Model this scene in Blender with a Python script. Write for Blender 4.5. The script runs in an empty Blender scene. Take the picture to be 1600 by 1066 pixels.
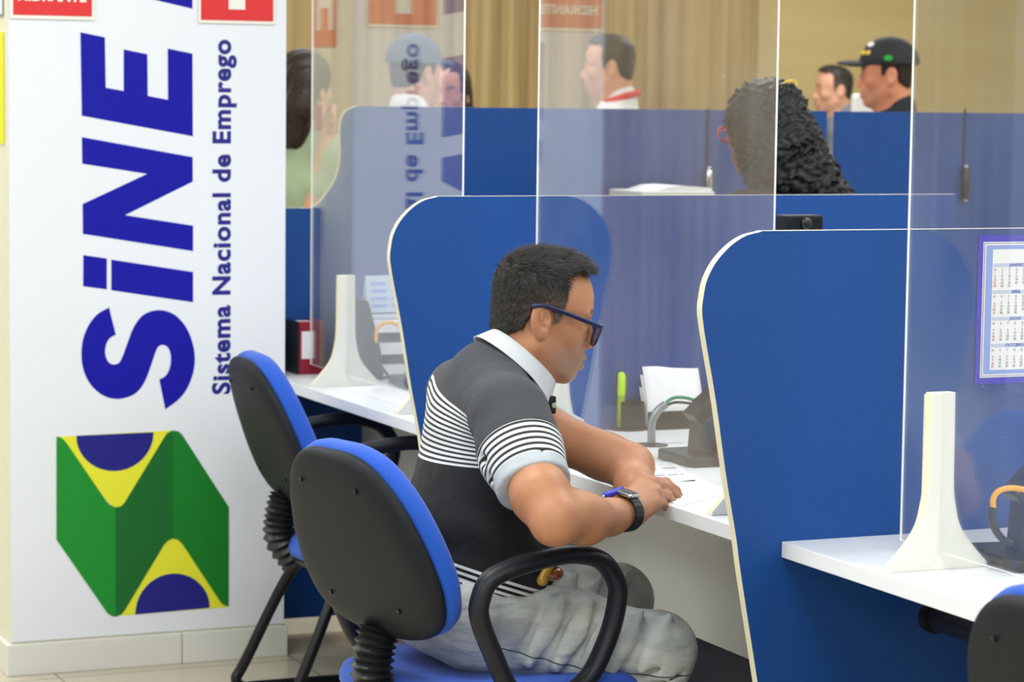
import bpy, bmesh, math, random
import numpy as np
from mathutils import Vector, Matrix
random.seed(7); rng = np.random.default_rng(7)
scn = bpy.context.scene
col = scn.collection
pi = math.pi
R_ = math.radians

# ------------------------------------------------------------------ camera
EYE = 1.415
F_PX = 4133.0
yaw, pitch, roll = R_(23.46), R_(-5.3), R_(0.7)
fw = np.array([math.sin(yaw)*math.cos(pitch), math.cos(yaw)*math.cos(pitch), math.sin(pitch)])
r0 = np.array([math.cos(yaw), -math.sin(yaw), 0.0]); u0 = np.cross(r0, fw)
CR = math.cos(roll)*r0 + math.sin(roll)*u0
CU = -math.sin(roll)*r0 + math.cos(roll)*u0
CP = np.array([0.0, 0.0, EYE])
cam_d = bpy.data.cameras.new('camera'); cam = bpy.data.objects.new('camera', cam_d); col.objects.link(cam)
cam.matrix_world = Matrix(((CR[0], CU[0], -fw[0], 0), (CR[1], CU[1], -fw[1], 0), (CR[2], CU[2], -fw[2], EYE), (0, 0, 0, 1)))
cam_d.sensor_width = 36.0; cam_d.lens = F_PX/1600*36.0
cam_d.clip_start = 0.05; cam_d.clip_end = 60
cam_d.dof.use_dof = True; cam_d.dof.focus_distance = 4.55; cam_d.dof.aperture_fstop = 7.1
scn.camera = cam

# ------------------------------------------------------------------ light and exposure
w = bpy.data.worlds.new('world'); scn.world = w; w.use_nodes = True
w.node_tree.nodes['Background'].inputs[0].default_value = (0.85, 0.9, 1, 1)
w.node_tree.nodes['Background'].inputs[1].default_value = 0.25
scn.view_settings.view_transform = 'Standard'; scn.view_settings.look = 'None'
scn.view_settings.gamma = 1.0; scn.view_settings.use_curve_mapping = False
scn.view_settings.exposure = -0.60
LIGHTS = [(x, y) for x in (-1.2, 1.1, 3.4, 5.7) for y in (-0.6, 1.9, 4.4, 6.9, 9.4)]
for (x, y) in LIGHTS:
    ld = bpy.data.lights.new('ceiling_lamp', 'AREA'); ld.shape = 'RECTANGLE'; ld.size = 1.2; ld.size_y = 0.6
    ld.energy = 52; ld.color = (0.90, 0.955, 1.0)
    lo_ = bpy.data.objects.new('ceiling_lamp', ld); lo_.location = (x, y, 2.77); col.objects.link(lo_)

def at(px, py, axis, val):
    """world point seen at photo pixel (px, py) on the plane coordinate[axis] == val"""
    d = fw + CR*(px-800)/F_PX + CU*(533-py)/F_PX
    t = (val - CP[axis])/d[axis]
    return CP + d*t

# ------------------------------------------------------------------ materials
def lin(c):
    out = []
    for v in c:
        v = v/255.0
        out.append(v/12.92 if v <= .04045 else ((v+.055)/1.055)**2.4)
    return tuple(out) + (1.0,)
def mat(name, rgb, rough=.5, metal=0, spec=.5, noise=None, bump=None, sss=0, sheen=0, coat=0):
    """noise=(scale, amount) colour mottling, bump=(scale, strength, distance)"""
    m = bpy.data.materials.new(name); m.use_nodes = True
    nt = m.node_tree; b = nt.nodes['Principled BSDF']; c = lin(rgb)
    b.inputs['Base Color'].default_value = c
    b.inputs['Roughness'].default_value = rough; b.inputs['Metallic'].default_value = metal
    b.inputs['Specular IOR Level'].default_value = spec
    if coat: b.inputs['Coat Weight'].default_value = coat
    if sheen: b.inputs['Sheen Weight'].default_value = sheen
    if sss:
        b.inputs['Subsurface Weight'].default_value = sss
        b.inputs['Subsurface Radius'].default_value = (1, .35, .2); b.inputs['Subsurface Scale'].default_value = .006
    tc = nt.nodes.new('ShaderNodeTexCoord')
    if noise:
        n = nt.nodes.new('ShaderNodeTexNoise'); n.inputs['Scale'].default_value = noise[0]; n.inputs['Detail'].default_value = 4
        nt.links.new(tc.outputs['Object'], n.inputs['Vector'])
        mx = nt.nodes.new('ShaderNodeMix'); mx.data_type = 'RGBA'
        a = noise[1]
        mx.inputs[6].default_value = tuple(v*(1-a) for v in c[:3])+(1,); mx.inputs[7].default_value = tuple(min(1, v*(1+a)) for v in c[:3])+(1,)
        nt.links.new(n.outputs['Fac'], mx.inputs[0]); nt.links.new(mx.outputs[2], b.inputs['Base Color'])
    if bump:
        n2 = nt.nodes.new('ShaderNodeTexNoise'); n2.inputs['Scale'].default_value = bump[0]; n2.inputs['Detail'].default_value = 3
        nt.links.new(tc.outputs['Object'], n2.inputs['Vector'])
        bp = nt.nodes.new('ShaderNodeBump'); bp.inputs['Strength'].default_value = bump[1]; bp.inputs['Distance'].default_value = bump[2]
        nt.links.new(n2.outputs['Fac'], bp.inputs['Height']); nt.links.new(bp.outputs['Normal'], b.inputs['Normal'])
    return m
M = {}
M['blue_panel'] = mat('blue_laminate', (14, 68, 138), .45, spec=.35, noise=(3, .06), bump=(900, .05, .0005))
M['edge_cream'] = mat('cream_edge', (226, 220, 190), .45, noise=(12, .08))
M['white_wall'] = mat('white_paint', (232, 232, 226), .6, noise=(1.5, .02))
M['cream_wall'] = mat('cream_paint', (226, 224, 200), .55, noise=(3, .03))
M['banner'] = mat('white_vinyl', (233, 236, 243), .45, noise=(1.2, .02))
M['ink_blue'] = mat('royal_blue_vinyl', (20, 18, 160), .6, spec=.2, noise=(60, .05))
M['ink_green'] = mat('green_vinyl', (8, 140, 40), .5)
M['ink_green_mid'] = mat('mid_green_vinyl', (4, 122, 32), .5)
M['ink_green_dark'] = mat('dark_green_vinyl', (4, 102, 36), .5)
M['ink_yellow'] = mat('yellow_vinyl', (235, 232, 50), .5)
M['ink_blue_dark'] = mat('deep_blue_vinyl', (22, 20, 130), .5)
M['base'] = mat('baseboard_tile', (224, 222, 214), .35, noise=(6, .03))
M['desk_white'] = mat('white_laminate', (236, 238, 242), .33, noise=(2, .015))
M['grey_panel'] = mat('grey_laminate', (200, 200, 196), .5, noise=(3, .03))
M['foot_white'] = mat('white_board', (226, 225, 217), .5, noise=(8, .02))
M['foot_edge'] = mat('pale_cream_edge', (243, 236, 205), .5)
M['shell'] = mat('charcoal_plastic', (24, 27, 32), .55, spec=.22, noise=(14, .12), bump=(700, .25, .0006))
M['blue_fabric'] = mat('blue_fabric', (8, 78, 186), .8, noise=(120, .12), bump=(900, .4, .0006), sheen=.15)
M['black_plastic'] = mat('black_plastic', (24, 25, 27), .38, bump=(500, .08, .0005))
M['arm_plastic'] = mat('dark_grey_plastic', (25, 28, 34), .4, spec=.3, bump=(600, .15, .0004))
M['black_metal'] = mat('black_tube', (16, 17, 21), .35, spec=.3)
M['screw'] = mat('screw_metal', (60, 60, 62), .3, metal=1)
M['chrome'] = mat('chrome', (200, 202, 208), .2, metal=1)
M['steel'] = mat('silver_conduit', (150, 155, 158), .35, metal=.6, bump=(150, .6, .002))
M['red'] = mat('sign_red', (222, 40, 44), .45)
M['sign_white'] = mat('sign_white', (240, 238, 228), .45)
M['sign_grey'] = mat('sign_grey', (150, 150, 150), .5)
M['yellow'] = mat('notice_yellow', (232, 232, 40), .5)
M['paper'] = mat('paper', (240, 240, 243), .7, noise=(25, .015))
M['paper_ink'] = mat('printed_grey', (130, 135, 145), .7)
M['green_cable'] = mat('green_cable', (26, 140, 105), .4)
M['yellow_cable'] = mat('yellow_cable', (240, 170, 20), .4)
M['lime'] = mat('lime_plastic', (190, 240, 20), .4)
M['lime_dark'] = mat('olive_lime_plastic', (140, 175, 20), .4)
M['pink'] = mat('pink_plastic', (250, 60, 160), .4)
M['purple'] = mat('purple_plastic', (130, 80, 200), .4)
M['binder_red'] = mat('dark_red_board', (150, 20, 50), .5)
M['cal_blue'] = mat('calendar_blue', (48, 50, 190), .4)
M['cal_light'] = mat('calendar_light_blue', (140, 165, 232), .4)
M['cal_head'] = mat('calendar_header', (196, 208, 232), .4)
M['cal_red'] = mat('calendar_red', (215, 90, 90), .5)
M['cal_ink'] = mat('calendar_ink', (120, 122, 140), .5)
M['cal_title'] = mat('calendar_title', (60, 70, 190), .5)
M['ceiling'] = mat('ceiling_paint', (238, 238, 234), .8)
M['navy'] = mat('dark_navy', (16, 20, 40), .6)
M['acrylic_edge'] = mat('acrylic_edge', (250, 250, 246), .35)

def nodes_mat(name):
    m = bpy.data.materials.new(name); m.use_nodes = True
    return m, m.node_tree, m.node_tree.nodes['Principled BSDF']
def mth(nt, op, a, b=None):
    n = nt.nodes.new('ShaderNodeMath'); n.operation = op
    for i, v in enumerate((a, b)):
        if v is None: continue
        if isinstance(v, (int, float)): n.inputs[i].default_value = v
        else: nt.links.new(v, n.inputs[i])
    return n.outputs[0]
# clear acrylic: see-through with a Schlick mirror coat and a little dust
def acrylic(name, dust=.035):
    m = bpy.data.materials.new(name); m.use_nodes = True; nt = m.node_tree; nt.nodes.clear()
    out = nt.nodes.new('ShaderNodeOutputMaterial')
    geo = nt.nodes.new('ShaderNodeNewGeometry')
    dt = nt.nodes.new('ShaderNodeVectorMath'); dt.operation = 'DOT_PRODUCT'
    nt.links.new(geo.outputs['Normal'], dt.inputs[0]); nt.links.new(geo.outputs['Incoming'], dt.inputs[1])
    c = mth(nt, 'ABSOLUTE', dt.outputs['Value'])
    s5 = mth(nt, 'POWER', mth(nt, 'SUBTRACT', 1.0, c), 3.6)
    fr = mth(nt, 'ADD', mth(nt, 'MULTIPLY', s5, .96), .04)
    tr = nt.nodes.new('ShaderNodeBsdfTransparent'); tr.inputs[0].default_value = (.985, .99, .99, 1)
    gl = nt.nodes.new('ShaderNodeBsdfGlossy'); gl.inputs['Roughness'].default_value = 0.0
    mx = nt.nodes.new('ShaderNodeMixShader'); nt.links.new(fr, mx.inputs[0])
    nt.links.new(tr.outputs[0], mx.inputs[1]); nt.links.new(gl.outputs[0], mx.inputs[2])
    df = nt.nodes.new('ShaderNodeBsdfDiffuse'); df.inputs[0].default_value = (.85, .87, .9, 1)
    tc = nt.nodes.new('ShaderNodeTexCoord')
    n = nt.nodes.new('ShaderNodeTexNoise'); n.inputs['Scale'].default_value = 3.0; n.inputs['Detail'].default_value = 6
    nt.links.new(tc.outputs['Object'], n.inputs['Vector'])
    n2 = nt.nodes.new('ShaderNodeTexNoise'); n2.inputs['Scale'].default_value = 90.0
    nt.links.new(tc.outputs['Object'], n2.inputs['Vector'])
    speck = mth(nt, 'MULTIPLY', mth(nt, 'GREATER_THAN', n2.outputs['Fac'], .79), .25)
    fac = mth(nt, 'ADD', mth(nt, 'MULTIPLY', mth(nt, 'POWER', n.outputs['Fac'], 2.0), dust*3), speck)
    mx2 = nt.nodes.new('ShaderNodeMixShader'); nt.links.new(fac, mx2.inputs[0])
    nt.links.new(mx.outputs[0], mx2.inputs[1]); nt.links.new(df.outputs[0], mx2.inputs[2])
    nt.links.new(mx2.outputs[0], out.inputs[0])
    return m
M['acrylic'] = acrylic('clear_acrylic')
# floor tiles
m, nt, b = nodes_mat('floor_tiles')
tc = nt.nodes.new('ShaderNodeTexCoord'); br = nt.nodes.new('ShaderNodeTexBrick'); br.offset = 0
br.inputs['Color1'].default_value = lin((200, 190, 168)); br.inputs['Color2'].default_value = lin((192, 182, 162)); br.inputs['Mortar'].default_value = lin((140, 128, 110))
br.inputs['Scale'].default_value = 1; br.inputs['Brick Width'].default_value = .6; br.inputs['Row Height'].default_value = .6; br.inputs['Mortar Size'].default_value = .003
mp = nt.nodes.new('ShaderNodeMapping'); mp.inputs['Location'].default_value = (.29, .4, 0)
nt.links.new(tc.outputs['Object'], mp.inputs[0]); nt.links.new(mp.outputs[0], br.inputs[0]); nt.links.new(br.outputs[0], b.inputs['Base Color']); b.inputs['Roughness'].default_value = .22
M['floor'] = m
# vertical wood slats on the far wall
m, nt, b = nodes_mat('wood_slats')
tc = nt.nodes.new('ShaderNodeTexCoord'); mp = nt.nodes.new('ShaderNodeMapping'); mp.inputs['Scale'].default_value = (22, 1, .35)
n = nt.nodes.new('ShaderNodeTexNoise'); n.inputs['Scale'].default_value = 1; n.inputs['Detail'].default_value = 5
rp = nt.nodes.new('ShaderNodeValToRGB'); rp.color_ramp.elements[0].position = .3; rp.color_ramp.elements[1].position = .7
rp.color_ramp.elements[0].color = lin((122, 94, 48)); rp.color_ramp.elements[1].color = lin((182, 156, 104))
nt.links.new(tc.outputs['Object'], mp.inputs[0]); nt.links.new(mp.outputs[0], n.inputs[0]); nt.links.new(n.outputs[0], rp.inputs[0]); nt.links.new(rp.outputs[0], b.inputs['Base Color']); b.inputs['Roughness'].default_value = .45
M['wood'] = m
m, nt, b = nodes_mat('ochre_laminate')
tc = nt.nodes.new('ShaderNodeTexCoord'); mp = nt.nodes.new('ShaderNodeMapping'); mp.inputs['Scale'].default_value = (.6, 1, 9)
n = nt.nodes.new('ShaderNodeTexNoise'); n.inputs['Scale'].default_value = 1; n.inputs['Detail'].default_value = 4
rp = nt.nodes.new('ShaderNodeValToRGB'); rp.color_ramp.elements[0].color = lin((180, 156, 104)); rp.color_ramp.elements[1].color = lin((196, 176, 126))
nt.links.new(tc.outputs['Object'], mp.inputs[0]); nt.links.new(mp.outputs[0], n.inputs[0]); nt.links.new(n.outputs[0], rp.inputs[0]); nt.links.new(rp.outputs[0], b.inputs['Base Color']); b.inputs['Roughness'].default_value = .35
M['ochre'] = m

# ------------------------------------------------------------------ object helpers
def mesh_obj(name, bm, mats, parent=None, smooth=False, bevel=0, seg=2):
    if not isinstance(mats, (list, tuple)): mats = [mats]
    me = bpy.data.meshes.new(name)
    if bm is not None:
        bmesh.ops.recalc_face_normals(bm, faces=bm.faces[:]); bm.to_mesh(me); bm.free()
    for mm in mats: me.materials.append(M[mm] if isinstance(mm, str) else mm)
    o = bpy.data.objects.new(name, me); col.objects.link(o)
    if parent is not None: o.parent = parent
    if smooth:
        me.polygons.foreach_set('use_smooth', [True]*len(me.polygons))
    if bevel:
        md = o.modifiers.new('bevel', 'BEVEL'); md.width = bevel; md.segments = seg; md.limit_method = 'ANGLE'; md.angle_limit = R_(40)
    return o
def tag(o, label, cat, group=None, kind=None):
    if label: o['label'] = label
    if cat: o['category'] = cat
    if group: o['group'] = group
    if kind: o['kind'] = kind
    return o
def thing(name, label, cat, loc=(0, 0, 0), rz=0, group=None):
    o = bpy.data.objects.new(name, None); col.objects.link(o); o.location = loc; o.rotation_euler = (0, 0, rz)
    o.empty_display_size = .1
    return tag(o, label, cat, group)
def box(bm, lo, hi, mi=0):
    vs = [bm.verts.new((x, y, z)) for x in (lo[0], hi[0]) for y in (lo[1], hi[1]) for z in (lo[2], hi[2])]
    for q in ((0, 1, 3, 2), (4, 6, 7, 5), (0, 4, 5, 1), (2, 3, 7, 6), (0, 2, 6, 4), (1, 5, 7, 3)):
        f = bm.faces.new([vs[i] for i in q]); f.material_index = mi
def boxo(name, lo, hi, m, parent=None, bevel=0, kind=None):
    bm = bmesh.new(); box(bm, lo, hi); o = mesh_obj(name, bm, m, parent, bevel=bevel)
    if kind: o['kind'] = kind
    return o
def prism(pts, axis, a0, a1, side_mi=0, bm=None, face_mi=0):
    """2-D outline extruded along axis (0:x 1:y 2:z); pts are the other two coordinates in order"""
    own = bm is None
    if own: bm = bmesh.new()
    def v3(p, a):
        return {0: (a, p[0], p[1]), 1: (p[0], a, p[1]), 2: (p[0], p[1], a)}[axis]
    A = [bm.verts.new(v3(p, a0)) for p in pts]; B = [bm.verts.new(v3(p, a1)) for p in pts]
    f = bm.faces.new(A); f.material_index = face_mi
    f = bm.faces.new(B[::-1]); f.material_index = face_mi
    n = len(pts)
    for i in range(n):
        j = (i+1) % n
        f = bm.faces.new((A[i], A[j], B[j], B[i])); f.material_index = side_mi; 
    return bm
def catmull(P, n=8, closed=False):
    P = [np.array(p, float) for p in P]; out = []; N = len(P)
    rngi = range(N if closed else N-1)
    for i in rngi:
        if closed: p0, p1, p2, p3 = P[(i-1) % N], P[i], P[(i+1) % N], P[(i+2) % N]
        else: p0, p1, p2, p3 = P[max(i-1, 0)], P[i], P[i+1], P[min(i+2, N-1)]
        for k in range(n):
            t = k/n
            out.append(.5*((2*p1)+(-p0+p2)*t+(2*p0-5*p1+4*p2-p3)*t*t+(-p0+3*p1-3*p2+p3)*t**3))
    if not closed: out.append(P[-1])
    return out
def tube(path, rad, segs=12, closed=False, bm=None, up=(0, 0, 1), rb=None, caps=True):
    """swept ellipse (rad, rb); rad may be a list per point"""
    if bm is None: bm = bmesh.new()
    P = [Vector(p) for p in path]; n = len(P); rings = []
    prev = None
    for i in range(n):
        if closed: t = P[(i+1) % n]-P[(i-1) % n]
        else: t = P[min(i+1, n-1)]-P[max(i-1, 0)]
        t.normalize()
        if prev is None:
            a = Vector(up); a = a-t*a.dot(t)
            if a.length < 1e-3: a = Vector((1, 0, 0))-t*t.x
        else: a = prev-t*prev.dot(t)
        a.normalize(); prev = a; b = t.cross(a)
        r = rad[i] if isinstance(rad, (list, tuple)) else rad
        r2 = r if rb is None else (rb[i] if isinstance(rb, (list, tuple)) else rb)
        rings.append([bm.verts.new(P[i]+a*(r*math.cos(2*pi*k/segs))+b*(r2*math.sin(2*pi*k/segs))) for k in range(segs)])
    m = n if closed else n-1
    for i in range(m):
        A, B = rings[i], rings[(i+1) % n]
        for k in range(segs):
            bm.faces.new((A[k], A[(k+1) % segs], B[(k+1) % segs], B[k]))
    if not closed and caps:
        bm.faces.new(rings[0][::-1]); bm.faces.new(rings[-1])
    return bm
def lathe(prof, segs=32, bm=None, c=(0, 0, 0), basis=None):
    """prof: (radius, height)"""
    if bm is None: bm = bmesh.new()
    basis = basis or Matrix.Identity(3); c = Vector(c); rings = []
    for r, h in prof:
        rings.append([bm.verts.new(c+basis@Vector((r*math.cos(2*pi*k/segs), r*math.sin(2*pi*k/segs), h))) for k in range(segs)])
    for A, B in zip(rings, rings[1:]):
        for k in range(segs): bm.faces.new((A[k], A[(k+1) % segs], B[(k+1) % segs], B[k]))
    bm.faces.new(rings[0][::-1]); bm.faces.new(rings[-1])
    return bm
def text_mesh(name, s, size, m, M4, parent=None, offset=0, extrude=.0004, align='CENTER', space=1.0, sx=1.0, line=1.0):
    cu = bpy.data.curves.new(name, 'FONT'); cu.body = s; cu.size = size; cu.align_x = align; cu.align_y = 'CENTER'
    cu.offset = offset; cu.extrude = extrude; cu.space_character = space; cu.space_line = line; cu.resolution_u = 6
    tmp = bpy.data.objects.new(name, cu); col.objects.link(tmp)
    me = bpy.data.meshes.new_from_object(tmp.evaluated_get(bpy.context.evaluated_depsgraph_get()))
    bpy.data.objects.remove(tmp)
    me.transform(Matrix.Diagonal((sx, 1, 1, 1))); me.transform(M4)
    me.materials.clear(); me.materials.append(M[m])
    o = bpy.data.objects.new(name, me); col.objects.link(o)
    if parent is not None: o.parent = parent
    return o
def frame4(o, x, y):
    x = Vector(x).normalized(); y = Vector(y).normalized(); z = x.cross(y)
    return Matrix(((x[0], y[0], z[0], o[0]), (x[1], y[1], z[1], o[1]), (x[2], y[2], z[2], o[2]), (0, 0, 0, 1)))

# ------------------------------------------------------------------ the room
Y2, Y1, Y0 = 3.7066, 5.0976, 6.489      # near faces of the three booth partitions
ZD = .702                               # desk top height
XD = 2.088                              # desk front edge
XP = 2.19                               # plane of the acrylic screens
boxo('floor', (-3, -3, -.06), (8, 11.2, 0), 'floor', kind='structure')
boxo('ceiling', (-3, -3, 2.8), (8, 11.2, 2.86), 'ceiling', kind='structure')
boxo('wall_left', (-3.12, -3, 0), (-3, 11.2, 2.8), 'white_wall', kind='structure')
boxo('wall_right', (8, -3, 0), (8.12, 11.2, 2.8), 'cream_wall', kind='structure')
boxo('wall_front', (-3.12, -3.12, 0), (8.12, -3, 2.8), 'white_wall', kind='structure')
xs_ = at(1180, 100, 1, 10.9)[0]
boxo('wall_back', (-3.12, 10.9, 0), (xs_, 11.02, 2.8), 'wood', kind='structure')
boxo('wall_back', (xs_, 10.87, 0), (8.12, 11.02, 2.8), 'ochre', kind='structure')
PX0, PX1, PY = 1.407, 2.101, 6.266
boxo('wall_corner', (PX0, PY+.002, 0), (PX1-.003, 7.3, 2.8), 'cream_wall', kind='structure')
# tiled skirting around the pillar, two tiles along the front
bm = bmesh.new()
xm = at(283, 1000, 1, PY)[0]
box(bm, (PX0-.012, PY-.012, 0), (xm-.001, PY+.002, .077)); box(bm, (xm+.001, PY-.012, 0), (PX1+.006, PY+.002, .077))
box(bm, (PX0-.012, PY+.002, 0), (PX0, 7.3, .077)); box(bm, (PX1-.003, PY+.002, 0), (PX1+.006, Y0-.01, .077))
o = mesh_obj('baseboard_corner', bm, 'base', bevel=.002); o['kind'] = 'structure'

# ---- the printed banner on the pillar front
ban = thing('wall_banner', 'tall white banner with big blue lettering and a green folded emblem on the pillar', 'banner', (PX0, PY, .08))
def P2(px, py):
    p = at(px, py, 1, PY); return (p[0]-PX0, p[2]-.08)
boxo('sheet', (.001, -.0015, .002), (PX1-PX0-.001, .0015, 2.6), 'banner', ban)
def decal(name, pts, m, lay, px=True):
    q = [P2(*p) for p in pts] if px else pts
    return mesh_obj(name, prism(q, 1, -.0015-.0006*lay, -.0012), m, ban)
Z1 = lambda L: [(x/3.1356, y/3.1356) for x, y in L]
Z2 = lambda L: [(x/2.88, 330+y/2.88) for x, y in L]
Z3 = lambda L: [(x/2.5622, 650+y/2.5622) for x, y in L]
decal('letter', Z1([(393, 158), (513, 183), (517, 430), (605, 446), (605, 242), (721, 266), (723, 470), (822, 489), (821, 238), (942, 263), (944, 668), (400, 567)]), 'ink_blue', 1)
decal('letter', [(127.6, 214.3), (300.7, 245.6), (301, 283.8), (195, 336.3), (301.4, 352.6), (301.4, 392.5), (129.2, 365.4), (128.8, 318.9), (229.6, 271.7), (128.2, 255.8)], 'ink_blue', 1)
# dot and stem of the i as one letter
bm = prism([P2(*p) for p in Z2([(374, 198), (480, 213), (480, 352), (373, 338)])], 1, -.0021, -.0012)
prism([P2(*p) for p in Z2([(500, 218), (868, 274), (868, 410), (500, 356)])], 1, -.0021, -.0012, bm=bm)
mesh_obj('letter', bm, 'ink_blue', ban)
sA = catmull([(520, 556), (490, 575), (474, 612), (474, 650), (488, 680), (510, 690), (535, 682), (552, 650), (574, 590), (602, 520), (640, 470), (690, 448), (740, 448), (790, 470), (835, 520), (865, 590), (876, 660), (868, 730), (840, 800), (800, 850), (743, 892)], 4)
sB = catmull([(716, 758), (745, 740), (764, 702), (768, 655), (758, 618), (735, 602), (712, 610), (697, 640), (677, 700), (650, 768), (615, 815), (570, 838), (520, 845), (465, 830), (415, 790), (380, 730), (366, 660), (372, 580), (400, 510), (440, 462), (490, 434)], 4)
decal('letter', Z2([tuple(p) for p in sA+sB]), 'ink_blue', 1)
# foot of the next letter, running up out of the picture
decal('letter', Z1([(730, -190), (942, -150), (942, 43), (760, 0), (400, -70), (400, -250)]), 'ink_blue', 1)
# line of smaller text, reading upwards
pa, pb = P2(348, 616), P2(352, 62)
mid = ((pa[0]+pb[0])/2, (pa[1]+pb[1])/2)
tx = text_mesh('small_lettering', 'Sistema Nacional de Emprego', .062, 'ink_blue_dark', Matrix.Identity(4), ban, offset=.0022, space=1.10)
xs = [v.co.x for v in tx.data.vertices]; L = max(xs)-min(xs); tgt = pb[1]-pa[1]
k = tgt/L; ys_ = [v.co.y for v in tx.data.vertices]; 
ya, yb = min(ys_), max(ys_); xa_ = (max(xs)+min(xs))/2
gx0, gx1 = P2(331, 350)[0], P2(369, 350)[0]
for v in tx.data.vertices:
    x, y, z = v.co
    X = gx1 - (y-ya)/(yb-ya)*(gx1-gx0)          # top of the letters to the left
    v.co = (X, -.0018+min(z, 0)*.5-.0003*(z > 0), mid[1]+(x-xa_)*k)
tx.data.update()
def split_words(o, gap):
    '''one object per word: cut where a gap along z is wide'''
    iv = sorted((min(o.data.vertices[i].co.z for i in p.vertices), max(o.data.vertices[i].co.z for i in p.vertices)) for p in o.data.polygons)
    cuts = []; top = iv[0][1]
    for a_, b_ in iv:
        if a_-top > gap: cuts.append((a_+top)/2)
        top = max(top, b_)
    for i in range(len(cuts)+1):
        lo2 = cuts[i-1] if i else -9; hi2 = cuts[i] if i < len(cuts) else 9
        bm = bmesh.new(); bm.from_mesh(o.data)
        bmesh.ops.delete(bm, geom=[v for v in bm.verts if not lo2 < v.co.z < hi2], context='VERTS')
        mesh_obj('small_lettering', bm, 'ink_blue_dark', o.parent)
    bpy.data.objects.remove(o)
split_words(tx, .0115)
# emblem
decal('emblem_yellow', Z3([(232, 83), (690, 58), (692, 72), (500, 350), (478, 364), (455, 366), (430, 345)]), 'ink_yellow', 1)
decal('emblem_yellow', Z3([(468, 801), (480, 780), (660, 500), (692, 488), (725, 500), (905, 758), (914, 764), (905, 766)]), 'ink_yellow', 1)
decal('emblem_blue', Z3([(305, 79)]+[(459-155*math.cos(pi*i/20), 80-7.5*i/10+148*math.sin(pi*i/20)) for i in range(1, 20)]+[(614, 65)]), 'ink_blue_dark', 2)
decal('emblem_blue', Z3([(540, 795)]+[(690-149*math.cos(pi*i/20), 781-13*(i-10)/10-150*math.sin(pi*i/20)) for i in range(1, 20)]+[(838, 768)]), 'ink_blue_dark', 2)
decal('emblem_green', Z3([(225, 83), (240, 85), (255, 96), (268, 112), (425, 342), (440, 357), (461, 366), (461, 803), (445, 800), (428, 788), (225, 495)]), 'ink_green', 3)
decal('emblem_green', Z3([(461, 366), (482, 362), (497, 348), (655, 88), (668, 68), (692, 58), (692, 490), (672, 498), (656, 514), (500, 775), (484, 794), (461, 803)]), 'ink_green_dark', 3)
decal('emblem_green', Z3([(692, 58), (714, 62), (730, 78), (915, 366), (914, 762), (895, 757), (882, 746), (730, 514), (714, 497), (692, 490)]), 'ink_green_mid', 3)

# ---- hydrant and extinguisher signs high on the pillar
def flat_sign(name, label, cat, px0, px1, pyb, h, inset):
    a, b2 = at(px0, pyb, 1, PY), at(px1, pyb, 1, PY)
    t = thing(name, label, cat, (a[0], PY-.0035, a[2]))
    W = b2[0]-a[0]
    boxo('plate', (0, -.003, 0), (W, 0, h), 'sign_white', t, bevel=.0008)
    boxo('red_field', (inset, -.0042, inset*1.3), (W-inset, -.0028, h-inset), 'red', t)
    return t, W
t, Wd = flat_sign('hydrant_sign', 'red sign with a pale border reading HIDRANTE at the top left of the pillar', 'sign', 15, 147, 29, .2, .007)
text_mesh('lettering', 'HIDRANTE', .034, 'sign_white', frame4((Wd/2-.002, -.0046, .054), (1, 0, 0), (0, 0, 1)), t, offset=.0012)
bm = prism([(Wd/2-.04, .09), (Wd/2+.04, .09), (Wd/2+.04, .17), (Wd/2-.04, .17)], 1, -.005, -.004); mesh_obj('icon', bm, 'sign_white', t)
t, Wd = flat_sign('extinguisher_sign', 'red sign with a white block shape at the top right of the pillar', 'sign', 309, 429, 36, .2, .006)
bm = prism([(.076, .035), (.118, .035), (.118, .13), (.106, .148), (.088, .148), (.076, .13)], 1, -.005, -.004); mesh_obj('icon', bm, 'sign_white', t)
# H sign on the pillar's side, seen mirrored in the far screen
t = thing('hydrant_side_sign', 'red sign with a pale letter H on the hidden side of the pillar', 'sign', (PX1-.002, 6.40, 1.535))
boxo('plate', (0, 0, 0), (.003, .17, .24), 'red', t)
text_mesh('lettering', 'H', .19, 'sign_white', frame4((.0036, .078, .105), (0, 1, 0), (0, 0, 1)), t, offset=.006)
# yellow notice on the pillar's left flank
a, b2 = at(7, 225, 0, PX0-.001), at(7, 50, 0, PX0-.001)
t = thing('yellow_notice', 'yellow notice on the left flank of the pillar', 'notice', (PX0-.001, 6.305, a[2]))
boxo('sheet', (-.002, 0, 0), (0, .3, b2[2]-a[2]), 'yellow', t)
a2, b3 = at(8, 25, 0, PX0-.001), at(8, -40, 0, PX0-.001)
t = thing('grey_notice', 'white framed notice above the yellow one on the pillar flank', 'notice', (PX0-.001, 6.305, a2[2]))
boxo('sheet', (-.002, 0, 0), (0, .3, b3[2]-a2[2]), 'sign_grey', t); boxo('paper', (-.003, .008, .006), (-.001, .29, b3[2]-a2[2]-.006), 'paper', t)

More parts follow.
